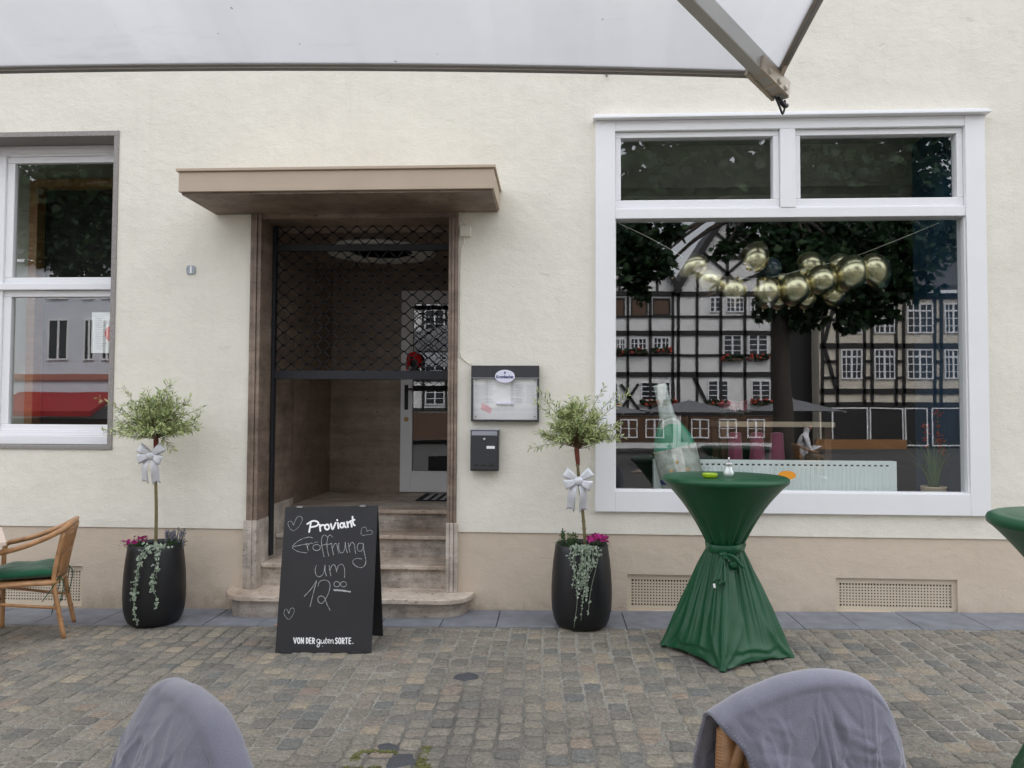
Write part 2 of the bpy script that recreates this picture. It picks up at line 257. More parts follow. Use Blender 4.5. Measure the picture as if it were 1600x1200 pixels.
# ------------------------------------------------------------------ mesh helpers
OFF = {}
class MB:
    def __init__(s): s.v = []; s.f = []; s.m = []; s.s = []
    def add(s, vs, fs, mi=0, sm=False):
        o = len(s.v); s.v += [tuple(p) for p in vs]
        for f in fs: s.f.append(tuple(i+o for i in f)); s.m.append(mi); s.s.append(sm)
        return s
    def box(s, x0, x1, y0, y1, z0, z1, mi=0):
        vs = [(x, y, z) for z in (z0, z1) for y in (y0, y1) for x in (x0, x1)]
        return s.add(vs, [(0, 2, 3, 1), (4, 5, 7, 6), (0, 1, 5, 4), (2, 6, 7, 3), (0, 4, 6, 2), (1, 3, 7, 5)], mi)
    def bar(s, a, b, w, h, up=(0, 0, 1), mi=0):              # beam of section w x h from a to b
        a = Vector(a); b = Vector(b); d = (b-a).normalized(); u = Vector(up); sd = d.cross(u).normalized(); u = sd.cross(d).normalized()
        vs = [p + sd*(i*w/2) + u*(j*h/2) for p in (a, b) for j in (-1, 1) for i in (-1, 1)]
        return s.add(vs, [(0, 2, 3, 1), (4, 5, 7, 6), (0, 1, 5, 4), (2, 6, 7, 3), (0, 4, 6, 2), (1, 3, 7, 5)], mi)
    def quad(s, a, b, c, d, mi=0): return s.add([a, b, c, d], [(0, 1, 2, 3)], mi)
    def tube(s, pts, r, n=8, mi=0, closed=False, flat=1.0):
        P = [Vector(p) for p in pts]; k = len(P); R = r if isinstance(r, (list, tuple)) else [r]*k
        T = []
        for i in range(k):
            a = P[(i-1) % k] if (closed or i > 0) else P[i]; b = P[(i+1) % k] if (closed or i < k-1) else P[i]
            t = b-a; T.append(t.normalized() if t.length > 1e-9 else Vector((0, 0, 1)))
        up = Vector((0, 0, 1)) if abs(T[0].z) < 0.9 else Vector((1, 0, 0))
        N = (up - T[0]*up.dot(T[0])).normalized(); vs = []
        for i in range(k):
            N = (N - T[i]*N.dot(T[i])); N = N.normalized() if N.length > 1e-6 else T[i].orthogonal().normalized()
            B = T[i].cross(N)
            for j in range(n):
                a = 2*pi*j/n; vs.append(P[i] + N*(cos(a)*R[i]*flat) + B*(sin(a)*R[i]))
        fs = []
        for i in range(k if closed else k-1):
            for j in range(n):
                a = i*n+j; b = i*n+(j+1) % n; c = ((i+1) % k)*n; fs.append((a, b, c+(j+1) % n, c+j))
        s.add(vs, fs, mi, True)
        if not closed:
            o = len(s.v)-k*n
            s.f.append(tuple(o+j for j in reversed(range(n)))); s.m.append(mi); s.s.append(False)
            s.f.append(tuple(o+(k-1)*n+j for j in range(n))); s.m.append(mi); s.s.append(False)
        return s
    def lathe(s, prof, c=(0, 0, 0), n=32, mi=0, rot=None, sm=True):
        vs = []; c = Vector(c)
        for r, z in prof:
            for j in range(n):
                p = Vector((r*cos(2*pi*j/n), r*sin(2*pi*j/n), z))
                if rot: p = rot @ p
                vs.append(c+p)
        fs = [(i*n+j, i*n+(j+1) % n, (i+1)*n+(j+1) % n, (i+1)*n+j) for i in range(len(prof)-1) for j in range(n)]
        if prof[0][0] > 1e-6: fs.append(tuple(reversed(range(n))))
        if prof[-1][0] > 1e-6: fs.append(tuple((len(prof)-1)*n+j for j in range(n)))
        return s.add(vs, fs, mi, sm)
    def ell(s, c, r, rot=None, nu=16, nv=10, mi=0, fn=None):
        vs = []; c = Vector(c)
        for i in range(nv+1):
            t = pi*i/nv
            for j in range(nu):
                a = 2*pi*j/nu; p = Vector((r[0]*sin(t)*cos(a), r[1]*sin(t)*sin(a), r[2]*cos(t)))
                if fn: p = fn(p, t, a)
                if rot: p = rot @ p
                vs.append(c+p)
        return s.add(vs, [(i*nu+j, (i+1)*nu+j, (i+1)*nu+(j+1) % nu, i*nu+(j+1) % nu) for i in range(nv) for j in range(nu)], mi, True)
    def grid(s, fn, nu, nv, mi=0, cu=False, sm=True):
        vs = [fn(i/nu, j/nv) for j in range(nv+1) for i in range(nu if cu else nu+1)]; w = nu if cu else nu+1
        fs = []
        for j in range(nv):
            for i in range(nu):
                i2 = (i+1) % w; fs.append((j*w+i, j*w+i2, (j+1)*w+i2, (j+1)*w+i))
        return s.add(vs, fs, mi, sm)
    def poly(s, pts, d, mi=0):                               # extrude a planar polygon along vector d
        k = len(pts); d = Vector(d); vs = [Vector(p) for p in pts] + [Vector(p)+d for p in pts]
        fs = [tuple(reversed(range(k))), tuple(k+i for i in range(k))] + [(i, (i+1) % k, k+(i+1) % k, k+i) for i in range(k)]
        return s.add(vs, fs, mi)
    def build(s, name, mats, parent=None, bevel=0.0, thick=0.0, sub=0, seg=2, fix=False):
        me = bpy.data.meshes.new(name); off = OFF.get(parent.name, Vector((0, 0, 0))) if parent else Vector((0, 0, 0))
        me.from_pydata([tuple(Vector(p)-off) for p in s.v], [], s.f)
        ms = mats if isinstance(mats, (list, tuple)) else [mats]
        for q in ms: me.materials.append(MATS[q])
        me.polygons.foreach_set('material_index', s.m); me.polygons.foreach_set('use_smooth', s.s); me.update()
        if fix:
            import bmesh
            b = bmesh.new(); b.from_mesh(me); bmesh.ops.recalc_face_normals(b, faces=b.faces); b.to_mesh(me); b.free()
        o = bpy.data.objects.new(name, me); COL.objects.link(o)
        if parent: o.parent = parent; OFF[o.name] = off
        if thick: q = o.modifiers.new('t', 'SOLIDIFY'); q.thickness = thick; q.offset = 0
        if bevel: q = o.modifiers.new('b', 'BEVEL'); q.width = bevel; q.segments = seg; q.limit_method = 'ANGLE'; q.angle_limit = radians(40)
        if sub: q = o.modifiers.new('s', 'SUBSURF'); q.levels = sub; q.render_levels = sub
        return o
def tag(o, label=None, cat=None, group=None, kind=None):
    if label: o['label'] = label
    if cat: o['category'] = cat
    if group: o['group'] = group
    if kind: o['kind'] = kind
    return o
def root(name, loc, label, cat, group=None):
    o = bpy.data.objects.new(name, None); COL.objects.link(o); o.location = loc; o.empty_display_size = 0.1
    OFF[o.name] = Vector(loc); return tag(o, label, cat, group)
def place(o, loc, rz): o.location = loc; o.rotation_euler = (0, 0, rz)
def kids(o): return [c for c in bpy.data.objects if c.parent == o]
def copy_tree(o, parent=None):
    c = o.copy(); COL.objects.link(c); c.parent = parent; OFF[c.name] = OFF.get(o.name, Vector((0, 0, 0)))
    for k in kids(o): copy_tree(k, c)
    return c
def cr(pts, n=6, closed=False):                              # Catmull-Rom through points
    P = [Vector(p) for p in pts]
    if len(P) < 3: return [P[0].lerp(P[1], i/n) for i in range(n+1)]
    o = []; k = len(P)
    for i in range(k if closed else k-1):
        if closed: p0, p1, p2, p3 = P[(i-1) % k], P[i], P[(i+1) % k], P[(i+2) % k]
        else: p0 = P[i-1] if i else P[0]*2-P[1]; p1 = P[i]; p2 = P[i+1]; p3 = P[i+2] if i+2 < k else P[i+1]*2-P[i]
        for q in range(n):
            t = q/n; o.append(0.5*((2*p1)+(p2-p0)*t+(2*p0-5*p1+4*p2-p3)*t*t+(3*p1-p0-3*p2+p3)*t*t*t))
    if not closed: o.append(P[-1])
    return o
def text_mesh(body, size, name, mats, parent, loc, bold=0.0, depth=0.0004, sx=1.0, rot=(pi/2, 0, 0), shear=0.0):
    cu = bpy.data.curves.new('t', 'FONT'); cu.body = body; cu.size = size; cu.offset = bold; cu.extrude = depth; cu.align_x = 'CENTER'; cu.align_y = 'CENTER'; cu.shear = shear; cu.resolution_u = 4
    ob = bpy.data.objects.new('t', cu); COL.objects.link(ob); ob.scale = (sx, 1, 1); bpy.context.view_layer.update()
    me = bpy.data.meshes.new_from_object(ob.evaluated_get(bpy.context.evaluated_depsgraph_get()))
    M = Matrix.Translation(Vector(loc)-OFF.get(parent.name, Vector())) @ Matrix.Rotation(rot[2], 4, 'Z') @ Matrix.Rotation(rot[0], 4, 'X') @ Matrix.Diagonal((sx, 1, 1, 1))
    me.transform(M); COL.objects.unlink(ob); bpy.data.objects.remove(ob)
    me.name = name; me.materials.clear(); me.materials.append(MATS[mats]); o = bpy.data.objects.new(name, me); COL.objects.link(o); o.parent = parent; OFF[o.name] = OFF.get(parent.name, Vector()); return o
def gz(x, y):                                               # lie of the ground: rises to the right, falls away to the square
    return 0.0144*max(-14, min(14, x)) - min(0.5, 0.02*max(0, -y-9))

# ------------------------------------------------------------------ ground
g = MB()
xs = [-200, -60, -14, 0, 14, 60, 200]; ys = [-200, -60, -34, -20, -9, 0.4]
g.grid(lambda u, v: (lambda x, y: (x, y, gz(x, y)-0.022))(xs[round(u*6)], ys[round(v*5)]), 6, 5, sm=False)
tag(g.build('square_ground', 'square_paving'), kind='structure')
g = MB()
g.grid(lambda u, v: (lambda x, y: (x, y, gz(x, y)-0.0040))(-9+18*u, -7.6+7.13*v), 12, 8, sm=False)
tag(g.build('paving_joints', 'joint_sand'), kind='structure')
MOSS = [(-0.80, -2.62), (-0.70, -2.70), (-0.86, -2.74)]
def cobbles():
    g = MB(); rnd = random.Random(3); x = -6.6
    while x < 6.4:
        w = rnd.uniform(0.106, 0.130); y = -7.4 + rnd.uniform(0, 0.1)
        while y < -0.485:
            l = rnd.uniform(0.092, 0.145); y1 = min(y+l, -0.475)
            if y1-y > 0.04 and not (abs(x+w/2+0.515) < 0.05 and abs(y+l/2+1.545) < 0.06):
                cx = x+w/2; cy = (y+y1)/2; sway = 0.020*sin(cy*1.7+cx*0.6)+0.010*sin(cx*2.3); gap = rnd.uniform(0.003, 0.0075)
                hx = w/2-gap; hy = (y1-y)/2-gap; h = rnd.uniform(-0.0025, 0.0035); tx = rnd.uniform(-.04, .04); ty = rnd.uniform(-.04, .04); rot = rnd.gauss(0, .035)
                c4 = []
                for sx, sy in ((-1, -1), (-.4, -1), (.4, -1), (1, -1), (1, 0), (1, 1), (.4, 1), (-.4, 1), (-1, 1), (-1, 0)):
                    k = 0.93 if abs(sx)*abs(sy) == 1 else 1.0; a_ = sx*hx*k+rnd.uniform(-.0045, .0045); b_ = sy*hy*k+rnd.uniform(-.0045, .0045)
                    c4.append((a_-b_*rot, b_+a_*rot))
                vs = []
                for s_, dz in ((1.0, -0.016), (0.985, -0.0040), (0.93, -0.0006), (0.5, .0008)):
                    for a, b in c4:
                        px = cx+sway+a*s_; py = cy+b*s_; vs.append((px, py, gz(px, py)+h+dz+a*tx+b*ty))
                vs.append((cx+sway, cy, gz(cx, cy)+h+0.001)); K = 10
                fs = [(i*K+j, i*K+(j+1) % K, i*K+K+(j+1) % K, i*K+K+j) for i in range(3) for j in range(K)] + [(3*K+j, 3*K+(j+1) % K, 4*K) for j in range(K)]
                g.add(vs, fs, 0, True)
            y += l
        x += w
    tag(g.build('cobblestone_paving', 'setts'), kind='structure')
cobbles()
def slabs():
    g = MB(); rnd = random.Random(5); x = -9.0
    while x < 9:
        w = rnd.uniform(0.40, 0.50); d = rnd.uniform(-.002, .002)
        vs = [(px, py, gz(px, py)+0.003+d+dz) for dz in (-0.04, 0.0) for py in (-0.472, 0.02) for px in (x+0.003, x+w-0.003)]
        g.add(vs, [(4, 5, 7, 6), (0, 1, 5, 4), (2, 6, 7, 3), (0, 4, 6, 2), (1, 3, 7, 5)]); x += w
    tag(g.build('bluestone_kerb_strip', 'bluestone', bevel=0.003), kind='structure')
slabs()
# asphalt plug, moss in two joints
g = MB(); rnd = random.Random(9)
def blobpatch(cx, cy, rx, ry, h, sd, mi=0, g=None):
    r = random.Random(sd); k = 12; pts = [(cx+rx*cos(2*pi*i/k)*r.uniform(.7, 1.15), cy+ry*sin(2*pi*i/k)*r.uniform(.7, 1.15)) for i in range(k)]
    vs = [(a, b, gz(a, b)-0.004) for a, b in pts]+[(cx+(a-cx)*.7, cy+(b-cy)*.7, gz(a, b)+h) for a, b in pts]+[(cx, cy, gz(cx, cy)+h*1.2)]
    g.add(vs, [(i, (i+1) % k, k+(i+1) % k, k+i) for i in range(k)]+[(k+i, k+(i+1) % k, 2*k) for i in range(k)], mi, True)
blobpatch(-0.52, -1.55, 0.085, 0.075, 0.012, 1, 0, g); blobpatch(-0.69, -2.66, 0.075, 0.09, 0.008, 2, 0, g); blobpatch(-0.79, -2.52, 0.07, 0.045, 0.006, 4, 0, g)
tag(g.build('asphalt_patch', 'asphalt'), kind='structure')
g = MB(); r = random.Random(4)
for i in range(420):
    q = r.choice([(-0.91, -2.62, .02, .10), (-0.82, -2.57, .09, .015), (-0.60, -2.62, .02, .12), (-0.86, -2.745, .1, .03), (-0.58, -2.74, .03, .05)])
    x = q[0]+r.uniform(-1, 1)*q[2]; y = q[1]+r.uniform(-1, 1)*q[3]; s = r.uniform(.004, .009)
    g.ell((x, y, gz(x, y)+.001), (s, s, s*.4), None, 6, 4)
tag(g.build('moss', 'moss'), kind='stuff')

# ------------------------------------------------------------------ the plaster house
H = root('plaster_house', (0, 0, 0), 'cream plastered house with beige plinth, travertine doorway and a white framed shop window', 'house')
def wall_grid(g, x0, x1, z0, z1, y, holes, depth, step=None):
    X = sorted({x0, x1} | {h[0] for h in holes} | {h[1] for h in holes}); Z = sorted({z0, z1} | {h[2] for h in holes} | {h[3] for h in holes})
    X = [a for a in X if x0 <= a <= x1]; Z = [a for a in Z if z0 <= a <= z1]
    for i in range(len(X)-1):
        for j in range(len(Z)-1):
            cx = (X[i]+X[i+1])/2; cz = (Z[j]+Z[j+1])/2
            if any(h[0] < cx < h[1] and h[2] < cz < h[3] for h in holes): continue
            g.quad((X[i], y, Z[j]), (X[i+1], y, Z[j]), (X[i+1], y, Z[j+1]), (X[i], y, Z[j+1]))
    for a, b, c, d in holes:
        c = max(c, z0); d = min(d, z1)
        if d <= c: continue
        g.quad((a, y, c), (a, y, d), (a, y+depth, d), (a, y+depth, c)); g.quad((b, y, d), (b, y, c), (b, y+depth, c), (b, y+depth, d))
        if d < z1: g.quad((a, y, d), (b, y, d), (b, y+depth, d), (a, y+depth, d))
        if c > z0: g.quad((b, y, c), (a, y, c), (a, y+depth, c), (b, y+depth, c))
DO = (-2.505, -0.785, -1, 3.205); LW = (-7.25, -3.65, 1.255, 3.924); SW = (0.345, 3.345, 0.80, 3.93)
g = MB(); wall_grid(g, -14, 12, 0.617, 9.0, -0.012, [DO, LW, SW], 0.34)
for a_, b_ in ((-14, DO[0]), (DO[1], 12)): g.quad((a_, -0.012, 0.617), (b_, -0.012, 0.617), (b_, 0.05, 0.617), (a_, 0.05, 0.617))
g.box(-14, -13.7, 0.33, 10, -0.6, 9); g.box(11.7, 12, 0.33, 10, -0.6, 9); g.box(-13.7, 11.7, 9.7, 10, -0.6, 9)
g.build('wall', 'cream_stucco', H)
VENTS = [(-4.86, -3.885, -0.035, 0.292), (0.583, 1.52, 0.015, 0.300), (2.203, 3.126, 0.040, 0.298)]
g = MB(); wall_grid(g, -14, 12, -0.6, 0.617, 0.0, [DO]+VENTS, 0.05); g.build('plinth', 'beige_plinth', H)
g = MB(); g.poly([(-14.4, -0.5, 9), (12.4, -0.5, 9), (12.4, 5, 13.5), (-14.4, 5, 13.5)], (0, 0, 0.15)); g.poly([(-14.4, 10.5, 9), (-14.4, 5, 13.5), (12.4, 5, 13.5), (12.4, 10.5, 9)], (0, 0, 0.15)); g.build('roof', 'roof_tile', H)
for (a, b, c, d) in VENTS:
    g = MB(); y = 0.028; fw = 0.034
    g.box(a, b, y-.006, y+.02, d-fw*1.3, d); g.box(a, b, y-.006, y+.02, c, c+fw); g.box(a, a+fw, y-.006, y+.02, c+fw, d-fw*1.3); g.box(b-fw, b, y-.006, y+.02, c+fw, d-fw*1.3)
    x0, x1, z0, z1 = a+fw, b-fw, c+fw, d-fw*1.3; nx = round((x1-x0)/.0235); nz = round((z1-z0)/.0235)
    for i in range(1, nx): x = x0+(x1-x0)*i/nx; g.box(x-.0062, x+.0062, y, y+.004, z0, z1)
    for i in range(1, nz): z = z0+(z1-z0)*i/nz; g.box(x0, x1, y-.001, y+.0035, z-.0062, z+.0062)
    o = g.build('vent_grille', 'vent_paint', H)
    g = MB(); g.quad((a, .048, c), (b, .048, c), (b, .048, d), (a, .048, d)); g.build('duct', 'dark_void', o)

# left window: granite surround, white sashes
W1 = MB(); x0, x1, z0, z1 = -7.25, -3.65, 1.255, 3.924; t = .043
W1.box(x1-t, x1, -.022, .16, z0+.03, z1-t); W1.box(x0, x0+t, -.022, .16, z0+.03, z1-t); W1.box(x0, x1, -.023, .26, z1-t, z1); W1.box(x0, x1, -.026, .12, z0, z0+.03)
w1 = W1.build('window', 'granite', H, bevel=.003)
f = MB(); yb = .27
f.box(x0+t, x1-t, .20, yb, 3.79, 3.881); f.box(x0+t, x1-t, .185, .199, 3.81, 3.85)            # head
f.box(x0+t, x1-t, .13, yb, 1.287, 1.36); f.box(x0+t, x1-t, .165, yb, 1.36, 1.40)               # sill board, bottom rail
mull = [(-3.79, x1-t), (-4.875, -4.79), (-5.96, -5.87), (x0+t, -6.95)]
for a, b in mull: f.box(a, b, .195, yb, 1.40, 3.79)
f.box(-6.95, -3.79, .17, .20, 2.615, 2.675)
f.build('window_frame', 'white_paint', w1, bevel=.006)
for a, b in ((-4.79, -3.79), (-5.87, -4.875), (-6.95, -5.96)):
    for c, d in ((1.40, 2.615), (2.675, 3.79)):
        s = MB(); e = .055; s.box(a, b, .215, .26, d-e, d); s.box(a, b, .215, .26, c, c+e); s.box(a, a+e+.015, .215, .26, c+e, d-e); s.box(b-e*.4, b, .215, .26, c+e, d-e)
        s.build('sash', 'white_paint', w1, bevel=.005)
        p = MB(); p.quad((a+.05, .245, c+.04), (b-.01, .245, c+.04), (b-.01, .245, d-.04), (a+.05, .245, d-.04)); p.build('pane', 'window_glass', w1)
# shop window
f = MB(); y0, y1 = -.05, .10
f.box(.325, .482, y0, y1, .797, 3.93); f.box(3.212, 3.362, y0, y1, .797, 3.93); f.box(.482, 3.212, y0+.002, y1, .797, .962); f.box(.482, 3.212, y0+.012, y1, 3.137, 3.215)
f.box(.482, 3.212, y0+.004, y1, 3.848, 3.93); f.box(1.788, 1.905, y0+.006, y1, 3.215, 3.848)
w2 = f.build('shop_window', 'white_paint', H, bevel=.004)
c = MB(); c.box(.302, 3.386, -.105, 0, 3.932, 3.95); c.box(.312, 3.376, -.09, 0, 3.951, 3.968); c.build('cornice', 'white_paint', w2, bevel=.004)
for a, b in ((.484, 1.786), (1.907, 3.210)):
    s = MB(); c0, d0, e = 3.217, 3.846, .046
    s.box(a, b, -.012, .07, d0-e, d0); s.box(a, b, -.012, .07, c0+.012, c0+.075); s.box(a, b, -.024, .05, c0, c0+.011); s.box(a, a+e, -.012, .07, c0+.075, d0-e); s.box(b-e, b, -.012, .07, c0+.075, d0-e)
    s.build('sash', 'white_paint', w2, bevel=.005)
    p = MB(); p.quad((a+.04, .035, c0+.06), (b-.04, .035, c0+.06), (b-.04, .035, d0-.04), (a+.04, .035, d0-.04)); p.build('pane', 'window_glass', w2)
p = MB(); p.quad((.475, .03, .955), (3.22, .03, .955), (3.22, .03, 3.145), (.475, .03, 3.145)); p.build('pane', 'window_glass', w2)
b = MB(); b.box(.482, 3.212, -.02, .028, .963, .975); b.box(.482, .490, -.02, .028, .975, 3.136); b.box(3.204, 3.212, -.02, .028, .975, 3.136); b.build('glazing_bead', 'white_paint', w2)
# rooms behind the glass
g = MB()
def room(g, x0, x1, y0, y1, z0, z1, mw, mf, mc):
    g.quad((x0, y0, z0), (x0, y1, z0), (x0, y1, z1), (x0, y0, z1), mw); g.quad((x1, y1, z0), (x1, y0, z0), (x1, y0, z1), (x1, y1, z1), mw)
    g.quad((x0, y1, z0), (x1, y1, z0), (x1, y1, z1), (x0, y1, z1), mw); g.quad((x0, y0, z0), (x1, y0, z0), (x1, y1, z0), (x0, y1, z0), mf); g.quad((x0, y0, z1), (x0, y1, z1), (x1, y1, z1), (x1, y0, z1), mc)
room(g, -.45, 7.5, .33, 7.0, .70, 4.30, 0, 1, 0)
g.quad((-.45, .33, 4.295), (-.45, 1.9, 4.295), (7.5, 1.9, 4.295), (7.5, .33, 4.295), 2)  # pale near the window, dark behind the beam: daylight falloff put into the colour
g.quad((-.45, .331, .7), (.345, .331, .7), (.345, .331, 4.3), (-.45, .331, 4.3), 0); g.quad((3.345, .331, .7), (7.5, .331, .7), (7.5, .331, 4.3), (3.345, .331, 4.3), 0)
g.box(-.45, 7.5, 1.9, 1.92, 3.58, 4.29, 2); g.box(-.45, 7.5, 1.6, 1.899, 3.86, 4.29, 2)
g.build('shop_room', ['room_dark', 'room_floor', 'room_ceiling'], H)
g = MB(); g.box(3.345, 3.6, .10, .34, .80, 4.2); g.build('window_reveal', 'white_plaster', H)
g = MB(); g.box(3.243, 3.7, .342, .92, .71, 4.02); g.build('blue_partition', 'blue_wall', H)
g = MB(); room(g, -7.6, -3.0, .33, 5.0, .70, 4.1, 0, 1, 2)
g.quad((-7.6, 1.05, .7), (-5.14, 1.05, .7), (-5.14, 1.05, 4.1), (-7.6, 1.05, 4.1), 0); g.quad((-5.14, 1.05, 3.84), (-3.0, 1.05, 3.84), (-3.0, 1.05, 4.1), (-5.14, 1.05, 4.1), 0)
g.build('side_room', ['room_pale', 'room_floor', 'room_pale'], H)
g = MB(); g.box(-5.14, -5.06, 1.0, 1.12, .71, 3.84); g.box(-5.06, -3.0, 1.0, 1.12, 3.76, 3.84); g.quad((-5.06, 1.13, .7), (-3.0, 1.13, .7), (-3.0, 1.13, 3.8), (-5.06, 1.13, 3.8), 1); g.build('inner_doorway', ['warm_wood', 'dark_void'], H)

# doorway: travertine surround, canopy, steps, lobby, grille, door
d = MB(); XL, XR = -2.415, -0.862
def jamb(d, s, xin, xout):
    w = (xout-xin)
    for k, (a, b_) in enumerate(((0, .36), (.36, .66), (.66, 1.0))):
        xa, xb = sorted((xin+w*a, xin+w*b_))
        d.box(xa+(.0015), xb-(.0015), (-.030, -.042, -.034)[k], .30, .142, 3.205)
jamb(d, -1, XL, -2.505); jamb(d, 1, XR, -0.785)
d.box(XL-.004, XL-.0005, .30, .83, .31, 3.17); d.box(XR+.0005, XR+.004, .30, .83, .31, 3.17)
d.box(XL-.002, XR+.002, -.015, .30, 3.168, 3.215)
surround = d.build('doorway_surround', 'travertine_brown', H, bevel=.004)
for xin, xout in ((XL+.004, -2.522), (XR-.004, -0.768)):
    d = MB(); w = xout-xin
    for k, (a, b_) in enumerate(((0, .33), (.33, .64), (.64, 1.0))):
        xa, xb = sorted((xin+w*a, xin+w*b_)); d.box(xa+(.0015 if xa > -1 else 0), xb-.0008, (-.045, -.055, -.040)[k], (.30 if k == 0 else .02), .141, .69)
    if xin < -2: d.box(XL-.001, XL+.0035, .3005, .83, .32, .78)  # paler low reveal: partly the stone, partly canopy shade put into the colour
    d.build('jamb_base_stone', 'travertine_pale', surround, bevel=.004)
g = MB(); g.box(-2.825, -.45, -.625, -.012, 3.222, 3.372); g.box(-2.84, -.436, -.642, -.012, 3.373, 3.396)
cano = g.build('door_canopy', 'canopy_paint', H, bevel=.004)
g = MB(); g.box(-2.81, -1.632, -.60, -.012, 3.205, 3.221); g.box(-1.628, -.465, -.60, -.012, 3.205, 3.221); g.build('soffit_slab', 'travertine_brown', cano, bevel=.002)
def round_slab(g, x0, x1, yf, z0, z1, r, nz=2):
    pts = []
    for i in range(9): a = pi+pi/2*i/8; pts.append((x0+r+r*cos(a), yf+r+r*sin(a)))
    for i in range(9): a = 1.5*pi+pi/2*i/8; pts.append((x1-r+r*cos(a), yf+r+r*sin(a)))
    pts += [(x1, .30), (x0, .30)]
    g.poly([(a, b, z0) for a, b in pts], (0, 0, z1-z0))
g = MB(); round_slab(g, -2.625, -.640, -.295, .100, .140, .235)
st = g.build('step', 'step_stone', H, bevel=.008, seg=3, fix=True)
g = MB(); round_slab(g, -2.58, -.685, -.250, -.08, .0995, .2); g.build('riser', 'step_riser', st, bevel=.004, fix=True)
for (yr, z0, z1) in ((.090, .140, .327), (.411, .327, .518)):
    g = MB(); g.box(XL+.005, XR-.005, yr-.032, yr+.345, z1-.034, z1); st = g.build('step', 'step_stone', H, bevel=.008, seg=3)
    g = MB(); g.box(XL+.006, XR-.006, yr, yr+.32, z0-.01, z1-.0345); g.build('riser', 'step_riser', st)
g = MB(); g.box(-2.48, -.70, .734-.032, 2.19, .660, .697); st = g.build('step', 'step_stone', H, bevel=.008, seg=3)
g = MB(); g.box(XL+.006, XR-.006, .734, 1.0, .50, .6595); g.build('riser', 'step_riser', st)
g = MB(); L0, L1 = -2.475, -.70
g.quad((L0, .83, .6), (L0, 2.2, .6), (L0, 2.2, 3.2), (L0, .83, 3.2)); g.quad((L1, 2.2, .6), (L1, .83, .6), (L1, .83, 3.2), (L1, 2.2, 3.2)); g.quad((L0, 2.2, .6), (L1, 2.2, .6), (L1, 2.2, 3.2), (L0, 2.2, 3.2))
g.quad((L0, .831, .6), (XL-.004, .831, .6), (XL-.004, .831, 3.2), (L0, .831, 3.2)); g.quad((L1, .831, .6), (XR+.004, .831, .6), (XR+.004, .831, 3.2), (L1, .831, 3.2))
g.build('lobby_wall', 'travertine_lobby', H)
g = MB(); g.box(L0-.05, L1+.05, .301, 2.25, 3.12, 3.17); g.build('lobby_ceiling', 'travertine_brown', H)
g = MB(); g.lathe([(.52, 3.119), (.52, 3.095), (.47, 3.09), (.455, 3.108), (0, 3.1085)], (-1.665, 1.05, 0), 48); cl = g.build('ceiling_disc', 'white_plaster', H)
g = MB(); g.lathe([(.30, 3.108), (.31, 3.096), (.34, 3.096), (.35, 3.108)], (-1.665, 1.05, 0), 40); g.build('disc_ring', 'white_plaster', cl)
# grille
g = MB(); yg = .25
for za, zb in ((2.950, 3.005), (1.852, 1.926)): g.box(XL+.03, XR-.005, yg-.02, yg+.02, za, zb)
g.box(XL+.006, XL+.030, yg-.03, yg+.03, .36, 3.165); g.box(XR-.028, XR-.005, yg-.03, yg+.03, .36, 3.165)
gr = g.build('rolling_grille', 'black_iron', H, bevel=.003)
g = MB(); px, pz = .1385, .110
def lattice(z0, z1):
    rows = max(1, round((z1-z0)/(pz/2))); hz = (z1-z0)/rows
    for i in range(rows):
        for j in range(-1, 24):
            for s in (0, 1):
                xa = XL+.03+px/2*j+0; a_top = (i+j) % 2 == 0
                if s: continue
                za, zb = (z1-hz*i, z1-hz*(i+1)); xa, xb = XL+.03+px/2*j, XL+.03+px/2*(j+1)
                if xa < XL+.025 or xb > XR-.0: continue
                p, q = ((xa, za), (xb, zb)) if a_top else ((xa, zb), (xb, za))
                # bars kink flat at each rivet
                m1 = (p[0]+(q[0]-p[0])*.18, p[1]+(q[1]-p[1])*.07); m2 = (p[0]+(q[0]-p[0])*.82, p[1]+(q[1]-p[1])*.93)
                g.tube([(p[0], yg, p[1]), (m1[0], yg, m1[1]), (m2[0], yg, m2[1]), (q[0], yg, q[1])], .0055, 5)
                for e in (p, q): g.box(e[0]-.012, e[0]+.012, yg-.0075, yg+.0075, e[1]-.007, e[1]+.007)
lattice(3.006, 3.166); lattice(1.927, 2.949)
g.build('lattice', 'black_iron', gr)
# entrance door at the back of the lobby
g = MB(); yd = 2.13; a, b_ = -1.680, -.80
g.box(a, a+.115, yd, yd+.05, .705, 2.905); g.box(b_-.115, b_, yd, yd+.05, .705, 2.905); g.box(a+.115, b_-.115, yd, yd+.05, 2.78, 2.905); g.box(a+.115, b_-.115, yd, yd+.05, .705, .915)
ed = g.build('entrance_door', 'door_white', H, bevel=.004)
g = MB(); e = .018; A, B, C, D = a+.115, b_-.115, .915, 2.78
g.box(A, B, yd-.008, yd+.02, D-e, D); g.box(A, B, yd-.008, yd+.02, C, C+e); g.box(A, A+e, yd-.008, yd+.02, C+e, D-e); g.box(B-e, B, yd-.008, yd+.02, C+e, D-e); g.build('glazing_bead', 'door_white', ed, bevel=.003)
p = MB(); p.quad((A, yd+.022, C), (B, yd+.022, C), (B, yd+.022, D), (A, yd+.022, D)); p.build('pane', 'door_glass', ed)
g = MB(); g.quad((A-.1, yd+.06, .7), (B+.1, yd+.06, .7), (B+.1, yd+.06, 2.9), (A-.1, yd+.06, 2.9)); g.build('door_backing', 'room_dark', ed)  # flat dark sheet closing off the view behind the pane
g = MB(); g.box(a+.045, a+.085, yd-.012, yd, 1.60, 1.87); g.tube([(a+.065, yd-.01, 1.82), (a+.065, yd-.055, 1.82), (a+.10, yd-.06, 1.822), (a+.21, yd-.06, 1.826)], .011, 8); g.build('handle', 'black_iron', ed, bevel=.008)
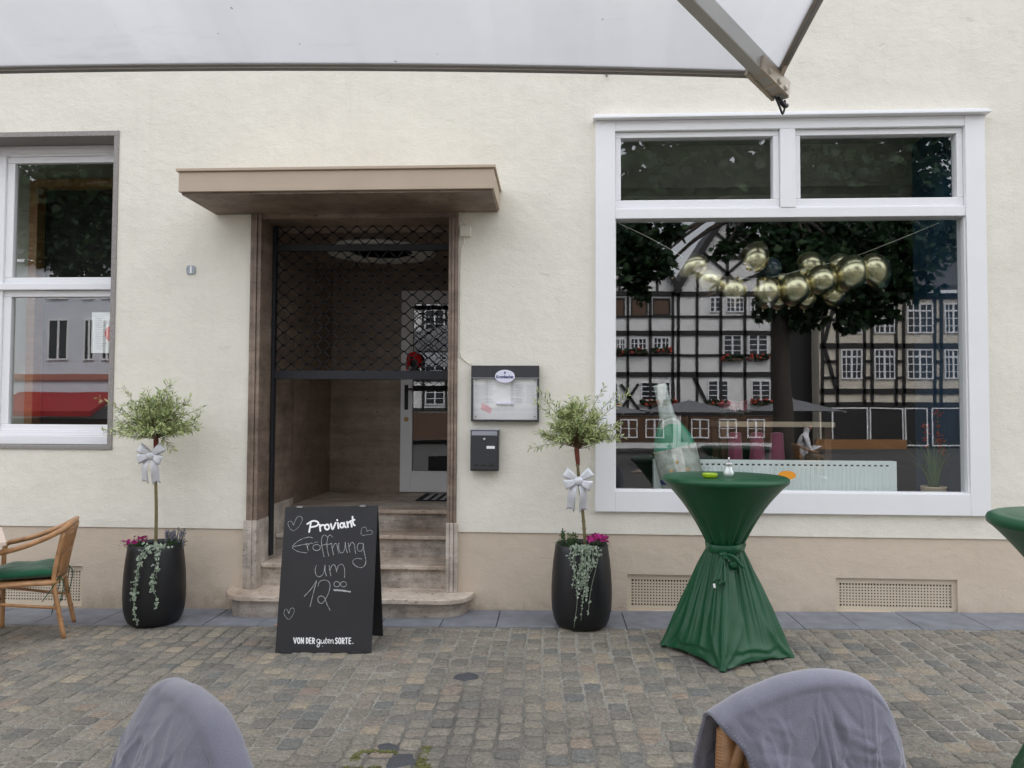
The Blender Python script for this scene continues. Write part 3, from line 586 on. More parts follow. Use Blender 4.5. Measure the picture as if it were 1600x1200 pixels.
g = MB(); g.lathe([(.026, 0), (.026, .008), (.012, .010)], (a+.065, yd, 1.495), 16, rot=Matrix.Rotation(pi/2, 3, 'X')); g.build('lock', 'gold_print', ed)

# ------------------------------------------------------------------ things on the wall
r_ = root('house_number_plate', (-3.011, -.013, 2.745), 'small blue grey enamel plate with a white figure 1 on the cream wall', 'number plate')
g = MB(); g.poly([(-3.011+dx*.039, -.0125, 2.745+dz*.037) for dx, dz in ((-1, -.6), (-.7, -1), (.7, -1), (1, -.6), (1, .6), (.7, 1), (-.7, 1), (-1, .6))], (0, -.008, 0)); g.build('plate', 'enamel_grey', r_, bevel=.002)
text_mesh('1', .078, 'figure', 'white_ink', r_, (-3.011, -.0215, 2.745), .003)
r_ = root('junction_box', (-.724, -.012, 3.045), 'small cream cable box with a thin cable running down beside the doorway', 'cable box')
g = MB(); g.box(-.766, -.681, -.055, -.012, 3.0, 3.087); g.build('cover', 'plastic_cream', r_, bevel=.006)
g = MB(); g.tube(cr([(-.735, -.03, 3.0), (-.742, -.022, 2.95), (-.762, -.018, 2.85), (-.765, -.018, 2.4), (-.764, -.018, 2.12), (-.755, -.018, 2.03), (-.70, -.02, 1.98), (-.672, -.03, 1.965)], 5), .0055, 6)
g.tube(cr([(-.72, -.03, 3.085), (-.75, -.02, 3.14), (-.745, -.02, 3.19), (-.70, -.02, 3.205)], 5), .005, 6)
for z in (2.8, 2.55, 2.3, 2.1): g.box(-.774, -.756, -.027, -.012, z, z+.012)
g.build('cable', 'plastic_cream', r_)
r_ = root('wall_hook', (.412, -.012, 4.31), 'small rusty hook stub sticking out of the cream wall under the parasol edge', 'hook')
g = MB(); g.tube(cr([(.412, -.01, 4.34), (.412, -.05, 4.335), (.412, -.07, 4.31), (.412, -.055, 4.285)], 4), .009, 8); g.lathe([(.022, 0), (.018, .01)], (.412, -.012, 4.34), 12, rot=Matrix.Rotation(pi/2, 3, 'X')); g.build('hook', 'steel', r_)
# menu case
MX0, MX1, MZ0, MZ1 = -.667, -.122, 1.505, 1.953
r_ = root('menu_display_case', ((MX0+MX1)/2, -.012, MZ0), 'grey metal menu case with white paper and an oval brewery emblem', 'menu case')
g = MB(); g.box(MX0, MX1, -.07, -.012, MZ1-.095, MZ1); g.box(MX0, MX1, -.07, -.012, MZ0, MZ0+.014); g.box(MX0, MX0+.014, -.07, -.012, MZ0+.014, MZ1-.095); g.box(MX1-.014, MX1, -.07, -.012, MZ0+.014, MZ1-.095); g.box(MX0+.014, MX1-.014, -.03, -.0125, MZ0+.014, MZ1-.095)
g.build('case', 'anthracite', r_, bevel=.003)
g = MB(); g.box(MX0, MX1, -.0725, -.0705, MZ1-.1005, MZ1-.096); g.build('trim_strip', 'brushed_steel', r_)
g = MB(); g.box(MX0+.016, MX1-.016, -.034, -.0305, MZ0+.016, MZ1-.10); pp = g.build('menu_paper', 'paper', r_)
rr = random.Random(2)
for cx in (MX0+.14, MX0+.36):
    g = MB()
    for i in range(15):
        z = MZ1-.125-i*.0125
        if i == 10: continue
        g.box(cx-.05*rr.uniform(.7, 1), cx+.05*rr.uniform(.4, 1), -.0350, -.0345, z, z+.0035)
    g.build('menu_print', 'grey_print', pp)
g = MB(); g.poly([(MX0+.075, -.0345, MZ0+.10), (MX0+.155, -.0345, MZ0+.06), (MX0+.165, -.0345, MZ0+.11), (MX0+.085, -.0345, MZ0+.15)], (0, -.0008, 0)); g.build('pink_note', 'pink_paper', pp)
g = MB(); g.box(MX0+.205, MX0+.34, -.055, -.0345, MZ0+.135, MZ0+.155); g.build('paper_clip', 'emblem_white', r_, bevel=.004)
for a in (MX0+.035, MX1-.035):
    for z in (MZ0+.04, MZ1-.12): g = MB(); g.lathe([(.005, 0), (.004, .004)], (a, -.0355, z), 8, rot=Matrix.Rotation(pi/2, 3, 'X')); g.build('pin', 'anthracite', r_)
p = MB(); p.quad((MX0+.014, -.062, MZ0+.014), (MX1-.014, -.062, MZ0+.014), (MX1-.014, -.062, MZ1-.095), (MX0+.014, -.062, MZ1-.095)); p.build('pane', 'case_glass', r_)
ex, ez = MX0+.272, MZ1-.088
g = MB(); k = 32; g.poly([(ex+.080*cos(2*pi*i/k), -.073, ez+.053*sin(2*pi*i/k)) for i in range(k)], (0, -.012, 0)); em = g.build('emblem', 'emblem_white', r_, bevel=.004)
text_mesh('Krombacher', .034, 'lettering', 'navy_ink', em, (ex, -.0858, ez-.004), .0012, sx=.80)
g = MB(); g.poly([(ex+.007*cos(2*pi*i/10), -.0851, ez+.030+.009*sin(2*pi*i/10)) for i in range(10)], (0, -.0006, 0)); g.box(ex-.0015, ex+.0015, -.0857, -.0851, ez+.016, ez+.024); g.build('crest', 'navy_ink', em)
# letterbox
X0, X1, Z0, Z1 = -.666, -.441, 1.113, 1.442
r_ = root('letterbox', ((X0+X1)/2, -.012, Z0), 'anthracite metal letterbox hanging under the menu case', 'letterbox')
g = MB(); g.poly([(X0, -.012, Z0), (X0, -.10, Z0), (X0, -.105, Z1-.06), (X0, -.09, Z1-.008), (X0, -.012, Z1)], (X1-X0, 0, 0)); g.build('body', 'anthracite', r_, bevel=.004, fix=True)
g = MB(); g.box(X0-.004, X1+.004, -.108, -.012, Z1-.008, Z1); g.box(X0+.012, X1-.012, -.1125, -.104, Z1-.048, Z1-.014); g.build('flap', 'brushed_steel', r_, bevel=.002)
g = MB(); g.box(X0+.007, X1-.007, -.1085, -.103, Z0+.01, Z1-.055); dr = g.build('front_door', 'anthracite', r_, bevel=.003)
g = MB(); g.lathe([(.011, 0), (.011, .005), (.006, .008)], (X0+.112, -.1085, Z1-.077), 16, rot=Matrix.Rotation(pi/2, 3, 'X')); g.build('lock', 'steel', dr)
g = MB(); g.box(X0+.13, X1-.03, -.1105, -.109, Z1-.152, Z1-.130); g.build('name_plate', 'white_ink', dr)
for i in range(3): g = MB(); g.box(X0+.026+i*.062, X0+.068+i*.062, -.1095, -.1087, Z0+.043, Z0+.050); g.build('slot', 'dark_void', dr)

# ------------------------------------------------------------------ parasols
def make_parasol(name, S, ze, zp, cloth, label, grp=None, sag=.10, ribs=True, mirror=1):
    r = root(name, (0, 0, 0), label, 'parasol', grp)
    h = S/2; N = 28
    def edge(k, t):                                       # k-th side, t 0..1, drawn inwards between the corners
        a = -h+2*h*t; d = h-sag*(1.7 if k == 0 else 1)*(1-(2*t-1)**2); return [(a, d), (d, -a), (-a, -d), (-d, a)][k]
    g = MB(); vs = []; fs = []; M = 12
    for k in range(4):
        def fn(u, v, k=k):
            ex, ey = edge(k, u); q = 1-v; dip = .05*sin(pi*v)*(1-(2*u-1)**2)
            return (ex*q, ey*q, ze+(zp-ze)*v-dip)
        g.grid(fn, N, M)
    g.build('canopy', cloth, r)
    g = MB()
    for k in range(4):
        def fn(u, v, k=k):
            ex, ey = edge(k, u); return (ex, ey, ze+.014-.030*v)
        g.grid(fn, N, 1)
    hm = g.build('hem', 'hem_canvas' if ribs else cloth, r, thick=.012)
    if ribs:
        g = MB()
        for k in range(4):
            for z in (.009, -.001, -.012): g.tube([Vector((*edge(k, i/N), ze+z)) + Vector(((0, .0085, 0), (.0085, 0, 0), (0, -.0085, 0), (-.0085, 0, 0))[k])*-1 for i in range(N+1)], .0016, 4)
            for z in (.009, -.001, -.012): g.tube([Vector((*edge(k, i/N), ze+z)) + Vector(((0, .0085, 0), (.0085, 0, 0), (0, -.0085, 0), (-.0085, 0, 0))[k]) for i in range(N+1)], .0016, 4)
        g.build('seam', 'alu_beige', hm)
    zr = .035
    for k, (sx, sy) in enumerate(((1, 1), (1, -1), (-1, -1), (-1, 1))):
        g = MB(); c = Vector((sx*h, sy*h, ze-.005)); t = Vector((0, 0, zp-.03)); dn = (c-t).normalized()
        a = c + dn*.035 - Vector((0, 0, zr)); g.bar(a, t-Vector((0, 0, zr)), .042, .066)
        rb = g.build('rib', 'alu_grey', r, bevel=.004)
        if ribs:
            o = Vector((sx, -sy, 0)).normalized() if True else None
            q = MB(); p0 = c-dn*.16-Vector((0, 0, .052)); q.bar(p0+o*.026, c+dn*.01+o*.026-Vector((0, 0, .05)), .010, .05); q.bar(p0-o*.026, c+dn*.01-o*.026-Vector((0, 0, .05)), .010, .05)
            for s_ in (-.12, -.06, -.02): q.lathe([(.010, -.036), (.012, .0), (.010, .036)], c+dn*s_-Vector((0, 0, .062)), 8, rot=o.to_track_quat('Z', 'Y').to_matrix())
            q.build('bracket', 'alu_beige', rb)
            q = MB(); e = a - Vector((0, 0, .03)); q.tube(cr([c-dn*.03-Vector((0, 0, .085)), c+dn*.0-Vector((0, 0, .105)), c+dn*.02-Vector((0, 0, .118)), e+dn*.0-Vector((0, 0, .02)), e+dn*.0+Vector((0, 0, .0))], 6), .0035, 6); q.tube([e-dn*.05-Vector((0, 0, .02)), e-Vector((0, 0, .02)), e+dn*.012-Vector((0, 0, .012))], .008, 6); q.build('cable', 'black_iron', rb)
            q = MB(); q.poly([c-Vector((sx*.0, sy*.19, -.012)), c+Vector((0, 0, -.034)), c+Vector((0, 0, .01)), c-Vector((0, sy*.19, -.03))], (-sx*.012, 0, 0)); q.poly([c-Vector((sx*.10, 0, -.004)), c+Vector((0, 0, -.034)), c+Vector((0, 0, .01)), c-Vector((sx*.10, 0, -.02))], (0, -sy*.012, 0)); q.build('corner_patch', 'alu_beige', rb, fix=True)
    g = MB(); g.lathe([(.035, .06), (.035, zp-.05), (.06, zp-.045), (.06, zp+.05), (.0, zp+.07)], (0, 0, 0), 16); g.build('pole', 'alu_grey', r)
    g = MB(); g.box(-.4, .4, -.4, .4, .0, .06); g.build('base', 'asphalt', r, bevel=.01)
    return r
p1 = make_parasol('parasol', 5.0, 2.70, 3.60, 'white_canvas', 'large square white parasol overhead with grey hem and aluminium ribs', sag=.09)
place(p1, (0.735-2.5, -3.665-2.5, 0), 0)
p2 = make_parasol('grey_parasol', 4.2, 1.95, 2.55, 'grey_canvas', 'grey pub parasol', 'grey parasols across the square', .05, False)
gp = [(6.6, -32.0, 'grey pub parasol across the square, in front of the twin gabled house'), (11.4, -31.5, 'grey pub parasol across the square, between the two timber houses'), (2.0, -31.5, 'grey pub parasol across the square, at the left of its row')]
for i, (x, y, lb) in enumerate(gp):
    q = p2 if i == 0 else copy_tree(p2); place(q, (x, y, gz(x, y)), .2*i); q['label'] = lb

# ------------------------------------------------------------------ chalk board
SB = root('chalkboard_sign', (-1.54, -.91, -.025), 'black folding chalkboard sign standing before the doorway steps', 'chalkboard')
bl, br_ = Vector((-1.852, -1.113, -.027)), Vector((-1.205, -1.112, -.017)); tl, tr = Vector((-1.868, -.915, .912)), Vector((-1.218, -.915, .930))
fr = MB(); nrm = (br_-bl).cross(tl-bl).normalized(); nrm = nrm if nrm.y < 0 else -nrm
fr.poly([bl, br_, tr, tl], nrm*-.014); fr.build('front_panel', 'slate_board', SB, bevel=.002, fix=True)
bk = MB(); b2l, b2r = Vector((-1.860, -.705, -.026)), Vector((-1.215, -.704, -.016)); bk.poly([b2l, b2r, tr+Vector((0, .022, 0)), tl+Vector((0, .022, 0))], (0, -.012, 0)); bk.build('back_panel', 'slate_board', SB, bevel=.002, fix=True)
for u in (.16, .84): q = tl.lerp(tr, u); g = MB(); g.box(q.x-.02, q.x+.02, q.y-.006, q.y+.03, q.z-.004, q.z+.008); g.build('hinge', 'steel', SB)
for u in (.13, .86): q = bl.lerp(br_, u); g = MB(); g.box(q.x-.035, q.x+.035, q.y-.004-.016, q.y+.01, q.z+.004, q.z+.014); g.build('foot_cap', 'anthracite', SB)
def bp(x, y):                                             # sketch coordinates -> board plane
    v = (1157-y)/1112; xl = 50+(125-50)*v; xr = 765+(822-765)*v; u = (x-xl)/(xr-xl)
    return bl.lerp(br_, u).lerp(tl.lerp(tr, u), v)
def strokes(lst, w, smooth=True, lift=.0008, taper=True, jit=0.0):
    g = MB(); n = nrm; rr = random.Random(1)
    for s in lst:
        P = [bp(*p) for p in s]; P = cr(P, 5) if smooth and len(P) > 2 else (P if len(P) > 2 else [P[0].lerp(P[1], i/4) for i in range(5)])
        ww = w*.645/715; vs = []
        for i, p in enumerate(P):
            t = (P[min(i+1, len(P)-1)]-P[max(i-1, 0)]); t = t.normalized() if t.length > 1e-9 else Vector((1, 0, 0)); sd = t.cross(n).normalized()
            k = ww/2*(1+jit*rr.uniform(-1, 1)); vs += [p+n*lift+sd*k, p+n*lift-sd*k]
        g.add(vs, [(2*i, 2*i+1, 2*i+3, 2*i+2) for i in range(len(P)-1)])
        for e in ((0, 1) if w > 6 else ()):                # round the ends of the brush strokes
            p = P[-1] if e else P[0]; g.add([p+n*(lift+.0001)]+[p+n*(lift+.0001)+(Vector((1, 0, 0))*cos(a)+(tl-bl).normalized()*sin(a))*ww/2 for a in [2*pi*i/10 for i in range(10)]], [(0, 1+i, 1+(i+1) % 10) for i in range(10)])
    return g
def circ(cx, cy, rx, ry, n=12, a0=0): return [(cx+rx*cos(a0+2*pi*i/n), cy+ry*sin(a0+2*pi*i/n)) for i in range(n+1)]
hand = [[(335, 292), (305, 283), (245, 300), (197, 335), (180, 357), (195, 380), (235, 398), (292, 406)], [(188, 356), (240, 345), (302, 334)],
 [(285, 330), (292, 360), (300, 392)], [(292, 362), (305, 338), (325, 330), (338, 338)], circ(362, 365, 28, 23), [(345, 326), (358, 323), (372, 322)],
 [(442, 282), (420, 268), (402, 290), (400, 340), (410, 400), (418, 438)], [(392, 352), (440, 336)], [(482, 287), (465, 268), (447, 285), (440, 340), (446, 400), (455, 433)], [(432, 347), (478, 334)],
 [(475, 330), (480, 375), (490, 425)], [(482, 372), (500, 336), (515, 345), (522, 385), (530, 412)], [(530, 330), (528, 370), (540, 403), (560, 405), (574, 370), (578, 325), (582, 370), (594, 409)],
 [(600, 330), (605, 370), (613, 406)], [(606, 366), (625, 327), (645, 345), (650, 385), (656, 416)], [(707, 337), (680, 335), (667, 360), (673, 390), (695, 396), (711, 370), (712, 335)], [(712, 335), (718, 400), (730, 460), (725, 500), (700, 521), (665, 515), (636, 490), (636, 466), (660, 452), (702, 456)],
 [(360, 500), (351, 540), (360, 578), (385, 589), (415, 560), (425, 500), (425, 545), (436, 586)], [(455, 500), (460, 540), (469, 586)], [(461, 545), (475, 506), (495, 500), (508, 530), (512, 556)], [(512, 545), (525, 507), (553, 495), (569, 520), (572, 565), (570, 599)],
 [(268, 738), (320, 682), (362, 618)], [(362, 618), (340, 700), (312, 816)], [(372, 662), (382, 630), (412, 615), (446, 622), (462, 650), (455, 700), (430, 755), (402, 790), (376, 780), (372, 750), (392, 735), (420, 748), (440, 800), (463, 843)],
 circ(513, 646, 22, 20), circ(563, 647, 22, 20)]
strokes(hand, 3.7, jit=.4).build('chalk_lettering', 'chalk', SB)
hearts = [[(187, 190), (176, 162), (158, 156), (146, 172), (158, 208), (188, 232), (228, 200), (254, 150), (245, 120), (218, 124), (200, 155), (187, 190)], [(743, 246), (732, 214), (708, 213), (698, 240), (701, 272), (740, 270), (776, 264), (781, 246), (760, 234), (743, 246)], [(153, 868), (140, 836), (123, 838), (117, 868), (133, 895), (155, 910), (180, 880), (195, 843), (184, 825), (165, 832), (153, 868)]]
for hq in hearts: strokes([hq], 2.6, jit=.4).build('chalk_heart', 'chalk', SB)
strokes([[(490, 688), (550, 691), (614, 702)], [(492, 694), (550, 697), (612, 706)]], 6.5, jit=.3).build('chalk_underline', 'chalk', SB)
brush = [[(320, 166), (314, 200), (306, 243)], [(292, 180), (330, 158), (362, 160), (376, 176), (362, 196), (316, 206)], [(386, 186), (391, 236)], [(390, 206), (402, 190), (420, 192)], circ(441, 206, 16, 20), [(470, 182), (483, 224), (506, 174)], [(522, 174), (527, 217)], [(517, 152), (519, 154)], circ(553, 194, 14, 18), [(570, 174), (574, 200), (584, 211)], [(592, 167), (599, 209)], [(596, 186), (609, 168), (621, 176), (627, 206)], [(633, 128), (638, 184), (650, 196)], [(616, 163), (648, 152)]]
strokes(brush, 13).build('brush_lettering', 'white_ink', SB)
def cap(ch, x, w, y0=1046, y1=1087):
    m = (y0+y1)/2
    return {'V': [[(x, y0), (x+w/2, y1)], [(x+w/2, y1), (x+w, y0)]], 'O': [circ(x+w/2, m, w/2, (y1-y0)/2)], 'N': [[(x, y1), (x, y0)], [(x, y0), (x+w, y1)], [(x+w, y1), (x+w, y0)]],
     'D': [[(x, y0), (x, y1)], [(x, y0), (x+w*.7, y0+6), (x+w, m), (x+w*.7, y1-6), (x, y1)]], 'E': [[(x, y0), (x, y1)], [(x, y0), (x+w, y0)], [(x, m), (x+w*.9, m)], [(x, y1), (x+w, y1)]],
     'R': [[(x, y0), (x, y1)], [(x, y0), (x+w, y0+8), (x+w*.9, m-2), (x, m+1)], [(x+w*.3, m), (x+w, y1)]], 'S': [[(x+w, y0+4), (x+w*.4, y0), (x, y0+10), (x+w*.5, m), (x+w, y1-10), (x+w*.5, y1), (x, y1-4)]],
     'T': [[(x-2, y0), (x+w+2, y0)], [(x+w/2, y0), (x+w/2, y1)]], '.': [[(x, y1-2), (x+1, y1-2)]]}[ch]
W_ = (('V', 190, 20), ('O', 219, 17), ('N', 246, 17), ('D', 285, 14), ('E', 308, 12), ('R', 331, 14), ('S', 502, 14), ('O', 525, 16), ('R', 551, 14), ('T', 576, 14), ('E', 602, 13), ('.', 630, 1))
for part in (W_[:6], W_[6:]): strokes([q for ch, x, w in part for q in cap(ch, x, w)], 7.5).build('printed_lettering', 'white_ink', SB)
gut = [[(385, 1058), (370, 1056), (362, 1068), (368, 1082), (382, 1078), (386, 1058), (384, 1095), (376, 1112), (364, 1106), (372, 1092), (392, 1080)], [(396, 1060), (394, 1078), (404, 1086), (414, 1074), (416, 1060), (417, 1084), (424, 1082)], [(432, 1045), (428, 1080), (438, 1086)], [(424, 1062), (442, 1058)], [(446, 1074), (458, 1066), (456, 1056), (446, 1062), (446, 1080), (460, 1084)], [(466, 1060), (467, 1086)], [(467, 1070), (476, 1058), (484, 1066), (483, 1082), (492, 1084)], [(405, 1107), (407, 1108)]]
strokes(gut, 5).build('script_lettering', 'white_ink', SB)

# ------------------------------------------------------------------ planters
POT = [(r_*.91, z_) for r_, z_ in [(.150, 0), (.180, .004), (.205, .02), (.226, .06), (.240, .12), (.246, .20), (.246, .28), (.241, .38), (.231, .48), (.219, .56), (.213, .60), (.208, .606), (.200, .603), (.198, .57), (.205, .50)]]
def leafq(g, p, d, nrm_, L, w, mi=0, fold=.25):              # pointed leaf: two halves meeting on the midrib
    d = d.normalized(); s = d.cross(nrm_); s = s.normalized() if s.length > 1e-6 else d.orthogonal().normalized(); n = s.cross(d)
    a = p; m1 = p+d*(L*.45)+s*(w/2)+n*(w*fold); m2 = p+d*(L*.45)-s*(w/2)+n*(w*fold); m = p+d*(L*.45); e = p+d*L-n*(L*.08)
    g.add([a, m1, e, m2, m], [(0, 4, 2, 1), (0, 3, 2, 4)], mi, False)
def willow(name, base, top, ctr, rad, seed, label, sprays):
    rr = random.Random(seed); b = Vector(base); t = Vector(top)
    R = root(name, b, label, 'tree', 'standard willows in the planters')
    g = MB(); pts = cr([b, b.lerp(t, .35)+Vector((.004, 0, 0)), b.lerp(t, .7)+Vector((-.003, 0, 0)), t], 5); g.tube(pts, [.0125-.002*i/len(pts) for i in range(len(pts))], 10)
    for i in range(6): q = pts[rr.randrange(3, len(pts)-2)]; g.ell(q, (.016, .016, .012), None, 8, 5)
    g.build('stem', 'bark_olive', R)
    g = MB(); u = (t-b).normalized(); g.tube([t-u*.14, t-u*.10, t-u*.03, t+u*.02], [.013, .017, .019, .014], 10); g.build('graft', 'bark_red', R)
    L = MB(); T = MB(); c = Vector(ctr)
    def spray(p0, p3, bend, nl, big=1.0, light=0):
        p1 = p0.lerp(p3, .5)+bend; P = cr([p0, p1, p3], 6); T.tube(P, [.0032*big*(1-.75*i/len(P)) for i in range(len(P))], 5)
        for i in range(nl):
            f = .22+.78*(i+rr.random())/nl; k = min(int(f*(len(P)-1)), len(P)-2); q = P[k].lerp(P[k+1], f*(len(P)-1)-k); dr = (P[k+1]-P[k]).normalized()
            side = Vector((rr.gauss(0, 1), rr.gauss(0, 1), rr.gauss(0, 1))); side = (side-dr*side.dot(dr)).normalized()
            d = dr*rr.uniform(.35, .9)+side*rr.uniform(.5, 1.0)
            leafq(L, q+side*.003, d, Vector((rr.gauss(0, .5), rr.gauss(0, .5)-.4, 1)), rr.uniform(.032, .058), rr.uniform(.0085, .013))
    for i in range(120):
        th = rr.uniform(0, 2*pi); el = rr.uniform(-.35, 1.5); s = rr.uniform(.5, 1.0)
        dirv = Vector((cos(th)*cos(el), sin(th)*cos(el), sin(el))); p3 = c+Vector((dirv.x*rad[0], dirv.y*rad[1], dirv.z*(rad[2] if dirv.z > 0 else rad[3])))*s
        spray(t+Vector((rr.uniform(-.012, .012), rr.uniform(-.012, .012), rr.uniform(-.02, .03))), p3, Vector((0, 0, rr.uniform(-.01, .05)))+dirv*.03, rr.randint(24, 36))
    for x, z, dy in sprays: spray(t, Vector((x, t.y+dy, z)), Vector((0, 0, .03)), 40, 1.0)
    T.build('branch', 'twig', R); L.build('crown', 'willow_leaf', R)
    return R
def bow(name, c, s, label):
    c = Vector(c); R = root(name, c, label, 'bow', 'silver bows on the willow stems'); W = .076*s
    def loop(tip, w2, dz, yo):
        g = MB(); k0 = c+Vector((0, -.030, 0)); tipv = c+Vector(tip)
        ax = (tipv-k0); axn = ax.normalized(); wd_ = axn.cross(Vector((0, -1, 0))).normalized()
        def fn(u, v):
            a = u*2*pi; f = (1-cos(a))/2; out = k0+ax*f+Vector((0, -.022*s*sin(a)*(1 if True else 1), 0))
            w = W*(.35+.65*f); return out+wd_*((v-.5)*w)
        g.grid(fn, 22, 4); return g.build('loop', 'silver_ribbon', R, thick=.0016)
    loop((-.098*s, -.045, .062*s), W, 0, 0); loop((.090*s, -.040, .070*s), W, 0, 0); loop((-.098*s, -.06, -.028*s), W, 0, 0); loop((.088*s, -.06, -.036*s), W, 0, 0)
    g = MB(); g.ell(c+Vector((0, -.052, 0)), (.033*s, .022, .031*s), None, 16, 10); g.build('knot', 'silver_ribbon', R)
    for sx, dx, ln in ((-1, -.072, .215), (1, .048, .222)):
        g = MB()
        def fn(u, v):
            z = -ln*s*u; x = dx*s*(u**.8)+.012*sx*sin(u*5); y = -.035-.018*sin(u*4.5)
            w = .058*s*(.42+.58*min(1, u*2.2)); tw = .35*sx*sin(u*3)
            e = 0
            if u > .99: z += .035*s*(1-abs(v-.5)*2)-.0
            return c+Vector((x+(v-.5)*w*cos(tw), y+(v-.5)*w*sin(tw), z+(.012*(v-.5)*sx)))
        g.grid(fn, 14, 4); g.build('tail', 'silver_ribbon', R, thick=.0016)
    return R
def planter(x, y, label):
    z = gz(x, y)+.002; R = root('planter', (x, y, z), label, 'planter', 'tall black planters beside the doorway')
    g = MB(); g.lathe(POT, (x, y, z), 56); g.build('pot', 'pot_black', R)
    g = MB(); g.grid(lambda u, v: (x+.183*v*cos(2*pi*u), y+.183*v*sin(2*pi*u), z+.555+.02*noise.noise(Vector((u*7, v*4, x)))), 24, 6, cu=True); g.build('soil', 'soil', R)
    return Vector((x, y, z))
def flowers(name, c, n, r, h, pet, label, seed, size=.016, leafm='green_leaf', cat='flowers', grp=None, tall=0):
    rr = random.Random(seed); R = root(name, c, label, cat, grp); F = MB(); Lf = MB(); S = MB(); c = Vector(c)
    for i in range(n):
        a = rr.uniform(0, 2*pi); q = r*sqrt(rr.random()); p = c+Vector((q*cos(a), q*sin(a)*.8, h*rr.uniform(.55, 1.1)+tall*rr.random()))
        S.tube([c+Vector((q*.5*cos(a), q*.5*sin(a), -.01)), (c+p)/2+Vector((q*.4*cos(a), 0, 0)), p], .0016, 4)
        up = Vector((rr.gauss(0, .4), rr.gauss(-.35, .4), 1)).normalized()
        if tall:
            for k in range(9): F.ell(p+Vector((rr.gauss(0, .005), rr.gauss(0, .005), -.006*k)), (.0045, .0045, .006), None, 5, 3)
        else:
            for k in range(6):
                b = 2*pi*k/6+rr.random(); d = up.orthogonal().normalized(); d = Matrix.Rotation(b, 3, up) @ d
                leafq(F, p, d+up*rr.uniform(.1, .7), up, size*rr.uniform(.8, 1.3), size*.9, 0, .1)
    for i in range(n*4):
        a = rr.uniform(0, 2*pi); q = r*rr.uniform(.2, 1.1); p = c+Vector((q*cos(a), q*sin(a)*.8, h*rr.uniform(-.1, .75)))
        leafq(Lf, p, Vector((cos(a), sin(a), rr.uniform(-.2, 1))), Vector((0, 0, 1)), rr.uniform(.018, .034), .008)
    F.build('blossom', pet, R); Lf.build('foliage', leafm, R); S.build('stem', 'green_leaf', R); return R
def trailing(name, strands, label, seed, size=.016, dens=46):
    rr = random.Random(seed); c = strands[0][0][0]; R = root(name, c, label, 'trailing plant', 'silver trailing plants in the planters'); L = MB(); S = MB()
    for pts, sc_ in strands:
        P = cr(pts, 9); S.tube(P, .0018, 5); N = int(dens*sc_*len(pts)/4)
        for i in range(N):
            f = (rr.random()**1.25); k = min(int(f*(len(P)-1)), len(P)-2); q = P[k].lerp(P[k+1], rr.random())
            spread = .030*sc_*(1-.75*f); o = Vector((rr.gauss(0, 1)*spread, -abs(rr.gauss(0, .6))*spread, rr.gauss(0, .5)*spread))
            p = q+o; n_ = Vector((rr.gauss(0, .5), -1, rr.gauss(.5, .5))).normalized(); s = size*rr.uniform(.6, 1.25); d = n_.orthogonal().normalized(); e = n_.cross(d)
            k6 = 7; ring = [p+(d*cos(2*pi*j/k6)+e*sin(2*pi*j/k6))*s*.5+n_*(.12*s*(1 if j % 2 else -1)) for j in range(k6)]
            L.add([p]+ring, [(0, 1+j, 1+(j+1) % k6) for j in range(k6)])
            if rr.random() < .3: S.tube([q, p], .001, 4)
    S.build('stem', 'silver_leaf', R); L.build('foliage', 'silver_leaf', R); return R
PL = planter(-3.060, -.40, 'tall black planter holding a willow, standing between window and doorway')
PR = planter(.205, -.42, 'tall black planter holding a willow, standing between letterbox and shop window')
willow('standard_willow', (-3.070, -.38, PL.z+.55), (-3.075, -.40, 1.375), (-3.09, -.40, 1.44), (.36, .34, .30, .11), 11, 'green standard willow in the planter by the left window', [(-3.52, 1.68, -.05), (-3.50, 1.41, 0), (-3.36, 1.76, 0), (-3.18, 1.745, .05), (-2.99, 1.81, 0), (-2.93, 1.79, -.05), (-2.80, 1.69, 0), (-2.72, 1.60, 0), (-2.70, 1.50, -.1), (-2.94, 1.27, 0)])
bow('silver_bow', (-3.088, -.40, 1.235), 1.0, 'silver glitter bow on the stem of the willow by the left window')
willow('standard_willow', (.235, -.40, PR.z+.55), (.165, -.42, 1.325), (.17, -.42, 1.40), (.34, .33, .30, .10), 23, 'green standard willow in the planter by the shop window', [(-.14, 1.75, -.05), (-.07, 1.73, 0), (-.19, 1.31, -.1), (.12, 1.70, 0), (.25, 1.70, .05), (.37, 1.78, -.05), (.45, 1.72, -.1), (.55, 1.72, -.1), (.50, 1.50, 0), (.51, 1.40, -.05), (-.15, 1.66, 0)])
bow('silver_bow', (.180, -.42, 1.075), 1.05, 'silver glitter bow on the stem of the willow by the shop window')
flowers('magenta_flowers', (-3.175, -.49, PL.z+.575), 26, .095, .075, 'magenta_petal', 'magenta flowers at the left rim of the planter by the left window', 1, .018, grp='magenta flowers in the planters')
flowers('lavender', (-2.925, -.37, PL.z+.575), 34, .085, .06, 'lavender_petal', 'grey lavender at the rim of the planter by the left window', 2, tall=.08, cat='plant', grp='grey herbs in the planters')
flowers('magenta_flowers', (.325, -.49, PR.z+.575), 18, .085, .085, 'magenta_petal', 'magenta flowers at the right rim of the planter by the shop window', 3, .030, grp='magenta flowers in the planters')
flowers('lavender', (.10, -.42, PR.z+.575), 22, .10, .06, 'green_leaf', 'grey green herb at the rim of the planter by the shop window', 4, tall=.07, cat='plant', grp='grey herbs in the planters')
x, y, z = PL; x += .095
